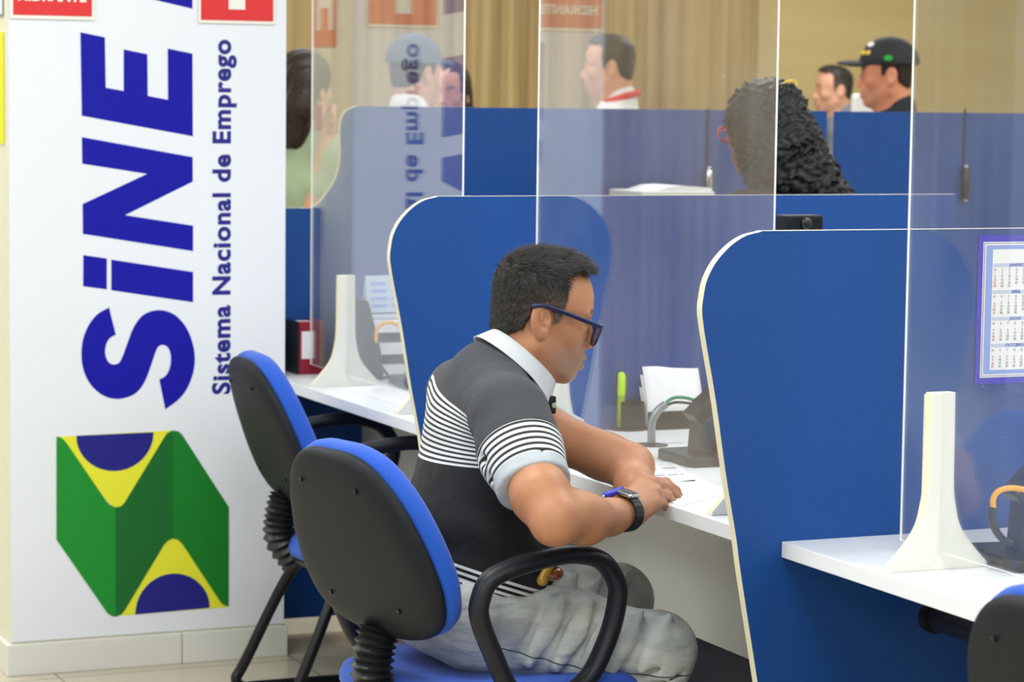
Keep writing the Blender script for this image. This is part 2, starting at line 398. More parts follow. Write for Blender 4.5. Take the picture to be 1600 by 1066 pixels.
# ------------------------------------------------------------------ partitions
front_px = [(1191, 362), (1167, 368), (1147, 380), (1130, 396), (1115, 416), (1104, 440), (1099, 465), (1097, 485), (1099, 507), (1104, 540), (1119, 630), (1134, 740), (1150, 839), (1158, 900), (1183.6, 1066)]
fr_ = [at(x, y, 1, Y2)[[0, 2]] for x, y in front_px]
fr_ = [p for p in catmull(fr_, 4)]
ZT = 1.2052
fr_[0] = np.array([fr_[0][0], ZT])
fr_[-1:] = [fr_[-1]]
last = fr_[-1]; sl = (fr_[-1][0]-fr_[-8][0])/(fr_[-1][1]-fr_[-8][1])
prof = [tuple(p) for p in fr_]+[(last[0]+sl*(.05-last[1]), .05), (3.305, .05), (3.305, ZT)]
def partition(y, label, dx=0, group=None):
    t = thing('desk_partition', label, 'partition', (2.0, y, 0), 0, group)
    bm = prism([(p[0]-2.0+dx, p[1]) for p in prof], 1, 0, .018, side_mi=1)
    mesh_obj('board', bm, ['blue_panel', 'edge_cream'], t)
    c = [(p[0]-2.0+dx, .009, p[1]) for p in prof[:-3]]
    return t
partition(Y2, 'nearest tall blue partition with curved cream edge, a wall calendar pinned on it')
p1 = partition(Y1, 'middle blue partition with curved cream edge behind the seated man')
# the far row of blue boards behind the counter
t = thing('low_partition', 'far blue partition beside the pillar that sweeps up from a low step to the tall back row', 'partition', (0, Y0, 0))
g0 = at(1292, 200, 1, Y0)[0]; g1 = at(1307, 200, 1, Y0)[0]
q = [at(x, y, 1, Y0)[[0, 2]] for x, y in [(486, 325), (498, 318), (510, 303), (522, 285), (529, 266), (532, 248), (532, 220), (532, 195), (537, 179), (545, 171), (558, 166)]]
q = [tuple(p) for p in catmull(q, 4)]
low = [(PX1+.004, q[0][1])]+q+[(g0, q[-1][1]), (g0, .045), (PX1+.004, .045)]
mesh_obj('board', prism(low, 1, 0, .018, side_mi=1), ['blue_panel', 'edge_cream'], t)
t = thing('back_partition', 'tall blue board to the right in the far row with a dark seam', 'partition', (0, Y0, 0))
boxo('board', (g1, 0, .045), (4.9, .018, q[-1][1]-.001), 'blue_panel', t)
def latch(px, pyt, pyb, label, big):
    a = at(px, pyt, 1, Y0); b_ = at(px, pyb, 1, Y0)
    t = thing('door_latch', label, 'latch', (a[0], Y0-.0, b_[2]))
    h = a[2]-b_[2]
    sm = at(px, 170, 1, Y0)[2]-b_[2]
    boxo('seam_strip', (-.003, -.003, h*.4), (.003, 0, sm), 'navy', t)
    mesh_obj('latch_body', lathe([(.008, 0), (.011, .003), (.011, h-.003), (.008, h)], 16, c=(0, -.014, 0)), 'black_plastic' if big else 'chrome', t, smooth=True)
    for z in (-.006, h-.002):
        mesh_obj('end_cap', lathe([(.004, 0), (.008, .002), (.008, .008), (.004, .01)], 16, c=(0, -.014, z)), 'chrome', t, smooth=True)
latch(1104, 264, 293, 'small chrome latch on the far blue boards, seen through the middle screen', False)
latch(1505, 262, 312, 'larger black latch with chrome ends on the far blue boards at the right', True)

# ------------------------------------------------------------------ desks
def desk(ya, yb, label, xe=2.86, mx=.30):
    t = thing('counter_desk', label, 'desk', (XD, ya, 0))
    Ld = yb-ya
    boxo('worktop', (0, 0, ZD-.026), (xe-XD, Ld, ZD), 'desk_white', t, bevel=.0015)
    boxo('modesty_panel', (mx, .001, .355), (mx+.018, Ld-.001, ZD-.027), 'grey_panel', t)
    boxo('kick_panel', (mx+.06, .001, .04), (mx+.078, Ld-.001, .5), 'navy', t)
    return t
desk(Y1+.0185, Y0-.0005, 'white counter desk farthest away, beside the pillar')
desk(Y2+.0185, Y1-.0005, 'white counter desk where the man in the striped polo shirt leans')
d3 = desk(Y2-1.391+.0185, Y2-.0005, 'white counter desk nearest the camera at the lower right', mx=.375)

yd = Y2-1.391+.0185
duct = mesh_obj('cable_duct', tube([(.252, .2, .572), (.252, 3.63-yd, .572)], .020, 18), 'black_plastic', d3, smooth=False)
mesh_obj('duct_collar', tube([(.252, 3.635-yd, .572), (.252, 3.65-yd, .572)], .026, 18), 'shell', duct)
# ------------------------------------------------------------------ acrylic screens
def foot_profile():
    R = [(.021, .272), (.022, .20), (.023, .13), (.027, .10), (.034, .072), (.047, .05), (.062, .033), (.076, .018), (.086, .008), (.0875, 0)]
    R = [tuple(p) for p in catmull(R, 3)]
    Lf = [(-x, z) for x, z in R][::-1]
    return R+Lf
def screen(ya, yb, feet, label, zt=1.98):
    zb = ZD+.028; ym = (ya+yb)/2
    t = thing('acrylic_screen', label, 'screen', (XP, ym, ZD))
    bm = bmesh.new(); box(bm, (-.002, ya-ym, .028), (.002, yb-ym, zt-ZD))
    bm.faces.ensure_lookup_table()
    for f in bm.faces:
        f.normal_update(); f.material_index = 0 if abs(f.normal.x) > .5 else 1
    mesh_obj('pane', bm, ['acrylic', 'acrylic_edge'], t)
    for y in feet:
        bm = prism(foot_profile(), 1, y-ym-.009, y-ym+.009, side_mi=1)
        # the short upright fin that grips the pane, behind the T foot
        fo = mesh_obj('screen_foot', bm, ['foot_white', 'foot_edge'], t, bevel=.0012)
        boxo('slot_rib', (-.009, y-ym+.009, 0), (-.0025, y-ym+.032, .266), 'foot_white', fo)
        boxo('slot_rib', (.0025, y-ym+.009, 0), (.009, y-ym+.032, .266), 'foot_white', fo)
    return t
yA1L = at(487, 300, 0, XP)[1]; yA1R = at(724.5, 200, 0, XP)[1]
yA2L = at(841, 200, 0, XP)[1]; yA2R = at(1213, 200, 0, XP)[1]
yA3L = at(1419, 400, 0, XP)[1]
s1 = screen(yA1R, yA1L, [6.07, at(640, 648, 2, ZD)[1]+.01], 'clear acrylic screen on white feet at the farthest desk, mirroring the pillar lettering')
s2 = screen(yA2R, yA2L, [at(870, 660, 0, XP)[1], 3.985], 'clear acrylic screen on white feet in front of the seated man')
s3 = screen(2.4, yA3L, [3.407, 2.55], 'clear acrylic screen on a white foot at the nearest desk, right side')

# ------------------------------------------------------------------ chairs
def ring_surface(bm, outline, layers, mi=0):
    """outline: closed list of (u, v); layers: (scale, offset) from centre of one face round to the centre of the other"""
    rings = []
    for s_, off in layers:
        if s_ < 1e-4: rings.append([bm.verts.new(off(0, 0))]); continue
        rings.append([bm.verts.new(off(u*s_, v*s_)) for u, v in outline])
    n = len(outline)
    for A, B in zip(rings, rings[1:]):
        for k in range(n):
            k2 = (k+1) % n
            if len(A) == 1: f = bm.faces.new((A[0], B[k], B[k2]))
            elif len(B) == 1: f = bm.faces.new((A[k], A[k2], B[0]))
            else: f = bm.faces.new((A[k], B[k], B[k2], A[k2]))
            f.material_index = mi
half = [(0, .176), (.063, .173), (.115, .152), (.157, .108), (.186, .052), (.205, -.02), (.205, -.080), (.178, -.133), (.112, -.164), (0, -.173)]
back_outline = [tuple(p) for p in catmull(half+[(-u, v) for u, v in half[-2:0:-1]], 5, closed=True)]
seat_half = [(0, .235), (.12, .23), (.195, .19), (.232, .10), (.236, 0), (.228, -.10), (.19, -.185), (.11, -.225), (0, -.232)]
seat_outline = [tuple(p) for p in catmull(seat_half+[(-u, v) for u, v in seat_half[-2:0:-1]], 5, closed=True)]
ZS = .415
def make_chair(label, arms=True):
    t = thing('office_chair', label, 'chair')
    TL = R_(20); zc = .648; xc = -.285
    ax = Vector((-math.sin(TL), 0, math.cos(TL))); nrm = Vector((math.cos(TL), 0, math.sin(TL))); c = Vector((xc, 0, zc))
    def bp(off, curve=.10):
        return lambda u, v: c+Vector((0, u, 0))+ax*v+nrm*(off+curve*(u*u)*1.6)
    bm = bmesh.new()   # plastic shell
    L = [(0, bp(-.016)), (.4, bp(-.0155)), (.7, bp(-.014)), (.85, bp(-.011)), (.94, bp(-.006)), (.985, bp(0)), (1.0, bp(.007)), (1.0, bp(.014)), (.96, bp(.016)), (.5, bp(.016)), (0, bp(.016))]
    ring_surface(bm, back_outline, L)
    sh = mesh_obj('backrest_shell', bm, 'shell', t, smooth=True)
    for u, v in ((-.085, .12), (.085, .12), (-.105, -.10), (.105, -.10)):
        p = bp(-.0165)(u, v); bs = Matrix(((0, ax.x, -nrm.x), (1, ax.y, -nrm.y), (0, ax.z, -nrm.z)))
        mesh_obj('screw', lathe([(.0045, -.002), (.0045, .0012), (.0025, .0016), (.001, .0004)], 12, c=p, basis=bs), 'screw', sh, smooth=True)
    bm = bmesh.new()   # cushion
    o2 = [(u*1.012, v*1.015) for u, v in back_outline]
    L = [(0, bp(.014)), (.6, bp(.014)), (.96, bp(.014)), (1.0, bp(.022)), (1.008, bp(.034)), (.985, bp(.048)), (.93, bp(.058)), (.8, bp(.065)), (.5, bp(.069)), (.25, bp(.070)), (0, bp(.070))]
    ring_surface(bm, o2, L); mesh_obj('back_cushion', bm, 'blue_fabric', t, smooth=True)
    # bellows from the shell down to the seat
    path = catmull([(-.232, 0, .50), (-.244, 0, .455), (-.244, 0, .40), (-.205, 0, .345)], 12)
    rad = []; P = []
    prof2 = []
    for i in range(97):
        k = i/96*(len(path)-1); a = int(min(k, len(path)-2)); f = k-a
        P.append(path[a]*(1-f)+path[a+1]*f); ph = (i % 8)/8
        rad.append(.030+.0085*(1-abs(2*ph-1)*1.0))
    mesh_obj('bellows', tube(P, rad, 24), 'black_plastic', t)
    # seat
    def sp(off, cv=0): return lambda u, v: Vector((v, u, ZS+off-(.02*max(0, (v-.12)/.11)**2 if off > -.07 else 0)))
    bm = bmesh.new()
    L = [(0, sp(-.055)), (.9, sp(-.055)), (.985, sp(-.050)), (1.01, sp(-.038)), (1.01, sp(-.026)), (.985, sp(-.012)), (.93, sp(-.003)), (.8, sp(.001)), (.4, sp(-.006)), (0, sp(-.008))]
    ring_surface(bm, seat_outline, L); mesh_obj('seat_cushion', bm, 'blue_fabric', t, smooth=True)
    bm = bmesh.new()
    L = [(0, sp(-.085)), (.7, sp(-.083)), (.9, sp(-.072)), (.97, sp(-.060)), (.975, sp(-.054)), (0, sp(-.054))]
    ring_surface(bm, seat_outline, L); mesh_obj('seat_shell', bm, 'black_plastic', t, smooth=True)
    if arms:
        for s in (-1, 1):
            y = s*.230
            pts = [(-.185, y, .605), (-.165, y, .648), (-.115, y, .668), (-.02, y, .682), (.045, y, .681), (.105, y, .662), (.142, y, .615), (.152, y, .555), (.145, y, .495), (.115, y, .435), (.05, y, .402), (-.04, y, .393), (-.105, y, .40), (-.15, y, .44), (-.175, y, .51), (-.188, y, .565)]
            pp = [(-.042+(p[0]+.022)*.89*(1-.30*max(0, .60-p[2])/.2), p[1], .393+(p[2]-.393)*.86-.002) for p in catmull(pts, 5, closed=True)]
            ra = []
            for p in pp: ra.append(.0165)
            mesh_obj('armrest', tube(pp, ra, 16, closed=True, up=(1, 0, 0), rb=[.019+.006*max(0, min(1, (p[2]-.6)/.06)) for p in pp]), 'arm_plastic', t, smooth=True)
            boxo('arm_bracket', (-.06, min(s*.10, y), .352), (.02, max(s*.10, y), .360), 'black_metal', t) if False else mesh_obj('arm_bracket', tube([(-.02, s*.08, .345), (-.02, s*.19, .345), (-.02, s*.232, .365), (-.02, s*.238, .385)], .011, 10, rb=.02), 'black_metal', t, smooth=True)
    # sled base of bent tube, one loop on each side
    for s in (-1, 1):
        y = s*.20
        pts = [(-.13, s*.05, .335), (-.165, y*.8, .30), (-.27, y, .075), (-.292, y, .035), (-.275, y, .014), (-.23, y, .0135), (.0, y, .0135), (.17, y, .0135), (.21, y, .016), (.222, y, .04), (.19, y, .14), (.145, y*.8, .30), (.12, s*.05, .335)]
        mesh_obj('sled_leg', tube(catmull(pts, 6), .013, 12), 'black_metal', t, smooth=True)
    return t
def place(o, x, y, rz): o.location = (x, y, 0); o.rotation_euler = (0, 0, rz)
def copy_tree(o, parent=None):
    c = o.copy(); col.objects.link(c); c.parent = parent
    for ch in [k for k in bpy.data.objects if k.parent == o]: copy_tree(ch, c)
    return c
A = lambda deg: R_(90-deg)          # heading measured from +y towards +x
chair2 = make_chair('blue office chair with black armrest loop holding the seated man in the striped polo')
place(chair2, 1.808, 4.255, A(77))
chair1 = copy_tree(chair2); chair1['label'] = 'empty blue office chair in front of the pillar, facing the farthest desk'
place(chair1, 2.145, 5.69, A(92))
chair3 = copy_tree(chair2); chair3['label'] = 'blue office chair cut off at the lower right corner of the picture'
place(chair3, 2.17, 2.655, A(84))

# ------------------------------------------------------------------ things on the desks
# --- middle desk
def monitor_stand(name, label, px, py, label_side, lean=1, size=(.3, .2)):
    pass
def cyl(name, r, h, m, parent, c=(0, 0, 0), segs=32, bev=.0015):
    return mesh_obj(name, lathe([(r-bev, 0), (r, bev), (r, h-bev), (r-bev, h)], segs, c=c), m, parent, smooth=False)
def thin_monitor(label, loc, rz, tilt, base_w=.20, col_h=.14, scr=(.30, .20)):
    """small black screen on a pillar stand; the screen faces local +x (towards the clerk)"""
    t = thing('monitor', label, 'monitor', loc, rz)
    bm = prism([(-.075, -base_w/2+.02), (-.065, -base_w/2), (.075, -base_w/2), (.09, -base_w/2+.03), (.09, base_w/2-.03), (.075, base_w/2), (-.065, base_w/2), (-.075, base_w/2-.02)], 2, 0, .02)
    mesh_obj('base', bm, 'black_plastic', t, bevel=.004)
    bm = prism([(-.028, .018), (.028, .018), (.026, col_h-.03), (.045, col_h), (.02, col_h+.03), (-.02, col_h)], 1, -.03, .03)
    mesh_obj('neck', bm, 'black_plastic', t, bevel=.005)
    ca, sa = math.cos(tilt), math.sin(tilt)
    o = Vector((.01, 0, col_h+.01)); xx = Vector((ca, 0, -sa)) ; zz = Vector((sa, 0, ca))
    bm = bmesh.new(); box(bm, (-.012, -scr[0]/2, -.06), (.012, scr[0]/2, scr[1]-.06))
    bm.transform(Matrix(((xx.x, 0, zz.x, o.x), (0, 1, 0, 0), (xx.z, 0, zz.z, o.z), (0, 0, 0, 1))))
    mesh_obj('screen_housing', bm, 'black_plastic', t, bevel=.004)
    return t
p = at(1085, 722, 2, ZD)
thin_monitor('black slanted monitor stand with a pillar neck, on the middle desk behind the screen', (p[0]+.025, p[1], ZD), R_(0), R_(48), col_h=.118, scr=(.05, .26), base_w=.16)
# desk grommet with a cable conduit
p = at(1018, 696, 2, ZD)
t = thing('cable_grommet', 'round black cable hole cover on the middle desk', 'grommet', (p[0], p[1], ZD))
cyl('ring', .034, .002, 'black_plastic', t)
t = thing('cable_conduit', 'silver conduit with a green cable rising from the hole in the middle desk', 'cable', (p[0], p[1], ZD+.002))
q0 = Vector((0, 0, 0))
def rel(px, py, base, y=None):
    a_ = at(px, py, 1, y if y is not None else base[1]); return Vector(a_)-Vector((base[0], base[1], ZD+.002))
pts = [rel(x, y, p) for x, y in [(1018, 696), (1018, 668), (1020, 655), (1028, 642), (1040, 632)]]
pts[0].z = .0
mesh_obj('conduit', tube(catmull(pts, 6), .0085, 14), 'steel', t, smooth=True)
pts = [rel(x, y, p) for x, y in [(1036, 636), (1046, 625), (1060, 621), (1080, 624), (1098, 634), (1115, 640)]]
mesh_obj('green_wire', tube(catmull(pts, 6), .0035, 8), 'green_cable', t, smooth=True)
pts = [rel(x, y, p) for x, y in [(1036, 637), (1050, 630), (1064, 629), (1084, 632), (1104, 640)]]
mesh_obj('black_wire', tube(catmull(pts, 6), .003, 8), 'black_plastic', t, smooth=True)
# pen holder on a round base with a lime strip
p = at(980, 671, 2, ZD)
t = thing('desk_organizer', 'dark round based organizer holding papers on the middle desk', 'organizer', (p[0], p[1], ZD))
cyl('base', .042, .004, 'shell', t)
boxo('holder', (-.022, -.024, .004), (.030, .028, .062), 'shell', t, bevel=.003)
t = thing('lime_marker', 'tall lime green marker standing in the dark organizer', 'marker', (p[0]-.018, p[1]-.005, ZD+.004))
mesh_obj('barrel', lathe([(.004, 0), (.0085, .002), (.0085, .068), (.0075, .07)], 16), 'lime_dark', t, smooth=True)
mesh_obj('cap', lathe([(.0075, .07), (.0085, .072), (.008, .116), (.004, .121)], 16), 'lime', t, smooth=True)
boxo('clip', (.0075, -.002, .078), (.0105, .002, .112), 'lime_dark', t)
# tray with leaning sheets of paper
p = at(1050, 672, 2, ZD)
t = thing('letter_tray', 'dark letter tray behind the monitor on the middle desk', 'tray', (p[0], p[1]+.03, ZD))
boxo('tray_base', (-.055, -.026, 0), (.16, .10, .005), 'shell', t, bevel=.001)
boxo('tray_front', (-.055, -.026, .005), (.16, -.022, .04), 'shell', t); boxo('tray_back', (-.055, .096, .005), (.16, .10, .07), 'shell', t)
for i in range(7):
    bm = bmesh.new(); W, H = .10+.012*(i % 3), .128-.004*i
    n = 8; vs = []
    for a_ in range(n+1):
        for b_ in range(n+1):
            u, v = a_/n, b_/n
            x = -.052+(.135+.004*(i % 3))*u-.004*i*v; z = .051+H*v*(1-.05*u)+(.0015*math.sin(u*6+i))*v
            y = -.016+.009*i+.03*v*v+.003*math.sin(u*3.1)*v
            vs.append(bm.verts.new((x, y, z)))
    for a_ in range(n):
        for b_ in range(n):
            bm.faces.new((vs[a_*(n+1)+b_], vs[(a_+1)*(n+1)+b_], vs[(a_+1)*(n+1)+b_+1], vs[a_*(n+1)+b_+1]))
    s_ = mesh_obj('paper_sheet', bm, 'paper', None, smooth=True); s_.location = (p[0], p[1]+.03, ZD-.045)
    md = s_.modifiers.new('thick', 'SOLIDIFY'); md.thickness = .0012
    tag(s_, ['front white sheet of the bundle leaning in the letter tray', 'second white sheet of the leaning bundle', 'third white sheet of the leaning bundle, slightly taller', 'middle white sheet in the leaning bundle', 'fifth white sheet of the leaning bundle', 'sixth white sheet of the leaning bundle, half hidden', 'rearmost white sheet of the bundle leaning in the letter tray'][i], 'paper', 'papers leaning in the letter tray')
# pink and purple stationery beyond the monitor
p = at(1112, 668, 2, ZD)
t = thing('stationery_pot', 'small clear pot at the far edge of the middle desk', 'pot', (p[0]+.01, p[1], ZD))
cyl('pot_body', .022, .05, 'steel', t)
for k, (c_, dx, lab) in enumerate((('pink', -.008, 'pink highlighter standing in the small pot'), ('purple', .006, 'purple highlighter standing in the small pot'))):
    t = thing('highlighter', lab, 'highlighter', (p[0]+.01+dx, p[1]-.004*k, ZD+.05))
    mesh_obj('barrel', lathe([(.008, 0), (.008, .02), (.0075, .022)], 14), c_, t, smooth=True)
    mesh_obj('cap', lathe([(.0082, .022), (.0085, .024), (.008, .05), (.004, .053)], 14), c_, t, smooth=True)
# printed form lying on the middle desk
def flat_sheet(name, label, corners, cat='paper', lines=True):
    c = [at(x, y, 2, ZD+.0006) for x, y in corners]
    o = np.mean(c, axis=0)
    t = thing(name, label, cat, (o[0], o[1], ZD))
    bm = bmesh.new(); lo_ = [bm.verts.new((v[0]-o[0], v[1]-o[1], .0003)) for v in c]; hi_ = [bm.verts.new((v[0]-o[0], v[1]-o[1], .0010)) for v in c]
    bm.faces.new(lo_[::-1]); bm.faces.new(hi_)
    for i in range(4): bm.faces.new((lo_[i], lo_[(i+1) % 4], hi_[(i+1) % 4], hi_[i]))
    mesh_obj('sheet', bm, 'paper', t)
    if lines:
        bm = bmesh.new(); a_, b_, c_, d_ = [np.array([v[0]-o[0], v[1]-o[1]]) for v in c]
        for i in range(10):
            v0, v1 = .1+.085*i, .1+.085*i+(.05 if i in (2, 6) else .012)
            for u0, u1 in ((.08, .45), (.52, .9)):
                P4 = [(a_*(1-u)+b_*u)*(1-v)+(d_*(1-u)+c_*u)*v for u, v in ((u0, v0), (u1, v0), (u1, v1), (u0, v1))]
                bm.faces.new([bm.verts.new((q_[0], q_[1], .0013)) for q_ in P4])
        mesh_obj('print', bm, 'paper_ink', t)
flat_sheet('printed_form', 'printed form lying on the middle desk in front of the monitor', [(985, 727), (1052, 722), (1090, 752), (1020, 756)])
flat_sheet('blank_sheet', 'white sheet under the right hand of the seated man', [(1005, 760), (1085, 750), (1118, 775), (1062, 792)], lines=False)

# --- farthest desk
xb0 = at(463, 560, 1, 6.35)[0]
t = thing('ring_binder', 'dark red ring binder with a white label, standing against the far blue board', 'binder', (xb0+.036, 6.35, ZD))
boxo('spine', (-.028, 0, 0), (.034, .006, .135), 'binder_red', t, bevel=.002); boxo('cover', (-.033, 0, 0), (-.0285, .12, .135), 'black_plastic', t); boxo('cover', (.0345, 0, 0), (.038, .12, .135), 'binder_red', t)
boxo('pages', (-.027, .007, .004), (.033, .115, .128), 'paper', t); boxo('label', (-.022, -.001, .04), (.010, .001, .11), 'paper', t)
p = at(535, 595, 2, ZD)
t = thing('desk_telephone', 'dark upright device seen through the farthest screen', 'device', (p[0]+.05, p[1]-.02, ZD))
bm = prism([(-.05, 0), (.055, 0), (.045, .08), (.012, .20), (-.035, .21), (-.045, .10)], 1, 0, .035); mesh_obj('body', bm, 'shell', t, bevel=.006)
p = at(640, 604, 2, ZD)
t3 = thin_monitor('black monitor stand on the farthest desk, partly behind the middle partition', (p[0]+.045, p[1], ZD), R_(-5), R_(40), col_h=.10, scr=(.06, .16))
t = thing('yellow_cable', 'yellow cable arching over the stand on the farthest desk', 'cable', (p[0], p[1]-.01, ZD+.1))
bz = np.array([p[0], p[1]-.01, ZD+.1])
pts = [Vector(at(x, y, 1, p[1]-.05)-bz) for x, y in [(588, 535), (588, 518), (596, 507), (610, 504), (625, 510)]]
mesh_obj('sheath', tube(catmull(pts, 6), .0045, 10), 'yellow_cable', t, smooth=True)
pts = [Vector(at(x, y, 1, p[1]-.05)-bz) for x, y in [(589, 533), (586, 550), (594, 570), (607, 588)]]
mesh_obj('lower_wire', tube(catmull(pts, 6), .004, 10), 'shell', t, smooth=True)
p = at(575, 596, 2, ZD)
for i, (dz, lab) in enumerate(((0, 'lower dark letter tray on the farthest desk'), (.055, 'middle dark letter tray on the farthest desk'), (.11, 'top dark letter tray under the desk calendar'))):
    t = thing('letter_tray', lab, 'tray', (p[0]+.12, Y0-.30, ZD+dz))
    boxo('tray_base', (-.12, 0, 0.0), (.12, .22, .008), 'shell', t, bevel=.002)
    for xx in (-.12, .112): boxo('tray_side', (xx, 0, .008), (xx+.008, .22, .0548), 'shell', t)
    s_ = boxo('paper_stack', (-.10, -.012, .0), (.10, .20, .028), 'paper'); s_.location = (p[0]+.12, Y0-.30, ZD+dz+.0082)
    tag(s_, ['papers in the lower dark letter tray', 'papers in the middle dark letter tray', 'papers in the top dark letter tray'][i], 'papers')
c0 = at(570, 497, 1, Y0-.25)
t = thing('desk_calendar', 'small pale blue desk calendar standing on the trays of the farthest desk', 'calendar', (c0[0], Y0-.27, ZD+.11+.0555))
hh = at(570, 431, 1, Y0-.25)[2]-(ZD+.1655)
bm = prism([(0, 0), (.05, 0), (.047, .003), (.022, hh), (.019, hh)], 0, 0, .12); mesh_obj('card', bm, 'cal_head', t)
bm = bmesh.new()
for r in range(4):
    for cc in range(2):
        z0 = hh*(.14+.2*r); y0 = .019*z0/hh-.0012
        a_ = (.012+.055*cc)
        vs = [bm.verts.new((a_, y0, z0)), bm.verts.new((a_+.042, y0, z0)), bm.verts.new((a_+.042, y0+.0012, z0+hh*.08)), bm.verts.new((a_, y0+.0012, z0+hh*.08))]
        bm.faces.new(vs)
mesh_obj('month_print', bm, 'cal_light', t)

# --- nearest desk
p = at(1590, 885, 2, ZD)
thin_monitor('black monitor stand on the nearest desk at the right edge of the picture', (p[0]+.035, p[1]+.02, ZD), R_(-8), R_(45), col_h=.135, scr=(.06, .2), base_w=.17)
t = thing('yellow_cable', 'yellow and black cable looping over the stand on the nearest desk', 'cable', (p[0], p[1]-.04, ZD))
bz = np.array([p[0], p[1]-.04, ZD])
pts = [Vector(at(x, y, 1, p[1]-.04)-bz) for x, y in [(1552, 795), (1552, 780), (1560, 768), (1578, 763), (1602, 766), (1625, 775)]]
mesh_obj('sheath', tube(catmull(pts, 6), .0045, 10), 'yellow_cable', t, smooth=True)
pts = [Vector(at(x, y, 1, p[1]-.04)-bz) for x, y in [(1552, 793), (1550, 808), (1554, 825), (1566, 842), (1580, 850)]]
mesh_obj('lower_wire', tube(catmull(pts, 6), .006, 10), 'black_plastic', t, smooth=True)
# wall calendar pinned on the near partition
ca_, cb_ = at(1522, 601, 1, Y2), at(1522, 368, 1, Y2)
t = thing('wall_calendar', 'blue bordered calendar poster pinned on the nearest partition at the right edge', 'calendar', (ca_[0], Y2-.0012, ca_[2]))
H = cb_[2]-ca_[2]; W = .34
boxo('poster_sheet', (0, -.0006, 0), (W, .0006, H), 'cal_blue', t)
def crect(name, x0, x1, z0, z1, m, lay): boxo(name, (x0, -.0006-.0003*lay, z0), (x1, -.0006, z1), m, t)
crect('white_border', .0095, W-.0095, .011, H-.011, 'sign_white', 1); crect('thin_line', .0115, W-.0115, .0130, H-.0130, 'cal_title', 2)
crect('white_inset', .0125, W-.0125, .0140, H-.0140, 'sign_white', 3); crect('light_field', .0150, W-.0150, .0165, H-.0165, 'cal_light', 4)
crect('page', .0275, W-.0275, .0235, H-.0235, 'paper', 5)
pageH = H-.047; top = H-.0235
cw = (W-.055)/3-.002
months = [['JANEIRO', 'FEVEREIRO', 'MARÇO'], ['ABRIL', 'MAIO', 'JUNHO'], ['JULHO', 'AGOSTO', 'SETEMBRO'], ['OUTUBRO', 'NOVEMBRO', 'DEZEMBRO']]
for r in range(4):
    zt_ = top-pageH*(.115+.222*r)
    for cc in range(3):
        x0 = .0275+.001+(cw+.003)*cc
        if x0 > .12: continue
        crect('month_bar', x0, x0+cw-.002, zt_-.0062, zt_, 'cal_head', 6)
        text_mesh('month_name', months[r][cc], .0075, 'cal_title', frame4((x0+cw/2, -.0027, zt_-.0031), (1, 0, 0), (0, 0, 1)), t, offset=.0001, extrude=.0001)
        start = (r*3+cc)*3 % 7; rows = []
        nd = [31, 28, 31, 30, 31, 30, 31, 31, 30, 31, 30, 31][r*3+cc]
        for dcol in range(7):
            body = 'DSTQQSS'[dcol]+'\n'+'\n'.join(str(d) if 1 <= d <= nd else ' ' for d in range(dcol-start+1, dcol-start+36, 7))
            text_mesh('day_column', body, .0054, 'cal_red' if dcol == 0 else 'cal_ink', frame4((x0+.004+dcol*(cw-.008)/6, -.0027, zt_-.0085-.016), (1, 0, 0), (0, 0, 1)), t, extrude=.0001, line=1.0)
# small black device showing just above the near partition
p = at(1259, 348, 1, 4.5)
t = thing('small_device', 'small black box with a round knob just above the nearest partition', 'device', (p[0], 4.5, ZD))
boxo('body', (-.04, 0, .44), (.04, .05, p[2]-ZD+.014), 'shell', t, bevel=.004)
mesh_obj('knob', lathe([(.012, 0), (.012, .006), (.008, .009)], 20, c=(0, 0, p[2]-ZD-.002), basis=Matrix(((1, 0, 0), (0, 0, -1), (0, 1, 0)))), 'black_plastic', t, smooth=True)
boxo('stand', (-.012, .015, 0), (.012, .04, .445), 'shell', t)

# ------------------------------------------------------------------ soft-blended solids (signed distance + surface nets)
class Solid:
    def __init__(s): s.p = []
    def cone(s, a, b, ra, rb=None, k=.012, op='u', flat=None):
        s.p.append(('c', np.array(a, float), np.array(b, float), ra, ra if rb is None else rb, k, op)); return s
    def chain(s, pts, rads, k=.012, op='u'):
        for i in range(len(pts)-1): s.cone(pts[i], pts[i+1], rads[i], rads[i+1], k, op)
        return s
    def ell(s, c, r, B=None, k=.02, op='u'):
        s.p.append(('e', np.array(c, float), np.array(r, float), np.eye(3) if B is None else np.array(B, float), 0, k, op)); return s
    def plane(s, c, n, k=.004):            # keep the side the normal points away from
        n = np.array(n, float); n /= np.linalg.norm(n); s.p.append(('p', np.array(c, float), n, 0, 0, k, 'x')); return s
    def fn(s, f, k=.004, op='x'): s.p.append(('f', f, 0, 0, 0, k, op)); return s
    def __call__(s, P):
        d = None
        for t, a, b, c, e, k, op in s.p:
            if t == 'c':
                ab = b-a; L = max(ab@ab, 1e-12); u = np.clip(((P-a)@ab)/L, 0, 1)
                q = np.linalg.norm(P-a-u[:, None]*ab, axis=1)-(c+(e-c)*u)
            elif t == 'e':
                X = (P-a)@c; k0 = np.linalg.norm(X/b, axis=1); k1 = np.linalg.norm(X/(b*b), axis=1)+1e-9
                q = k0*(k0-1)/k1
            elif t == 'p': q = (P-a)@b
            else: q = a(P)
            if d is None: d = q; continue
            if op == 'u': h = np.maximum(k-np.abs(d-q), 0)/k; d = np.minimum(d, q)-h*h*k*.25
            elif op == 's': q = -q; h = np.maximum(k-np.abs(d-q), 0)/k; d = np.maximum(d, q)+h*h*k*.25
            else: h = np.maximum(k-np.abs(d-q), 0)/k; d = np.maximum(d, q)+h*h*k*.25
        return d
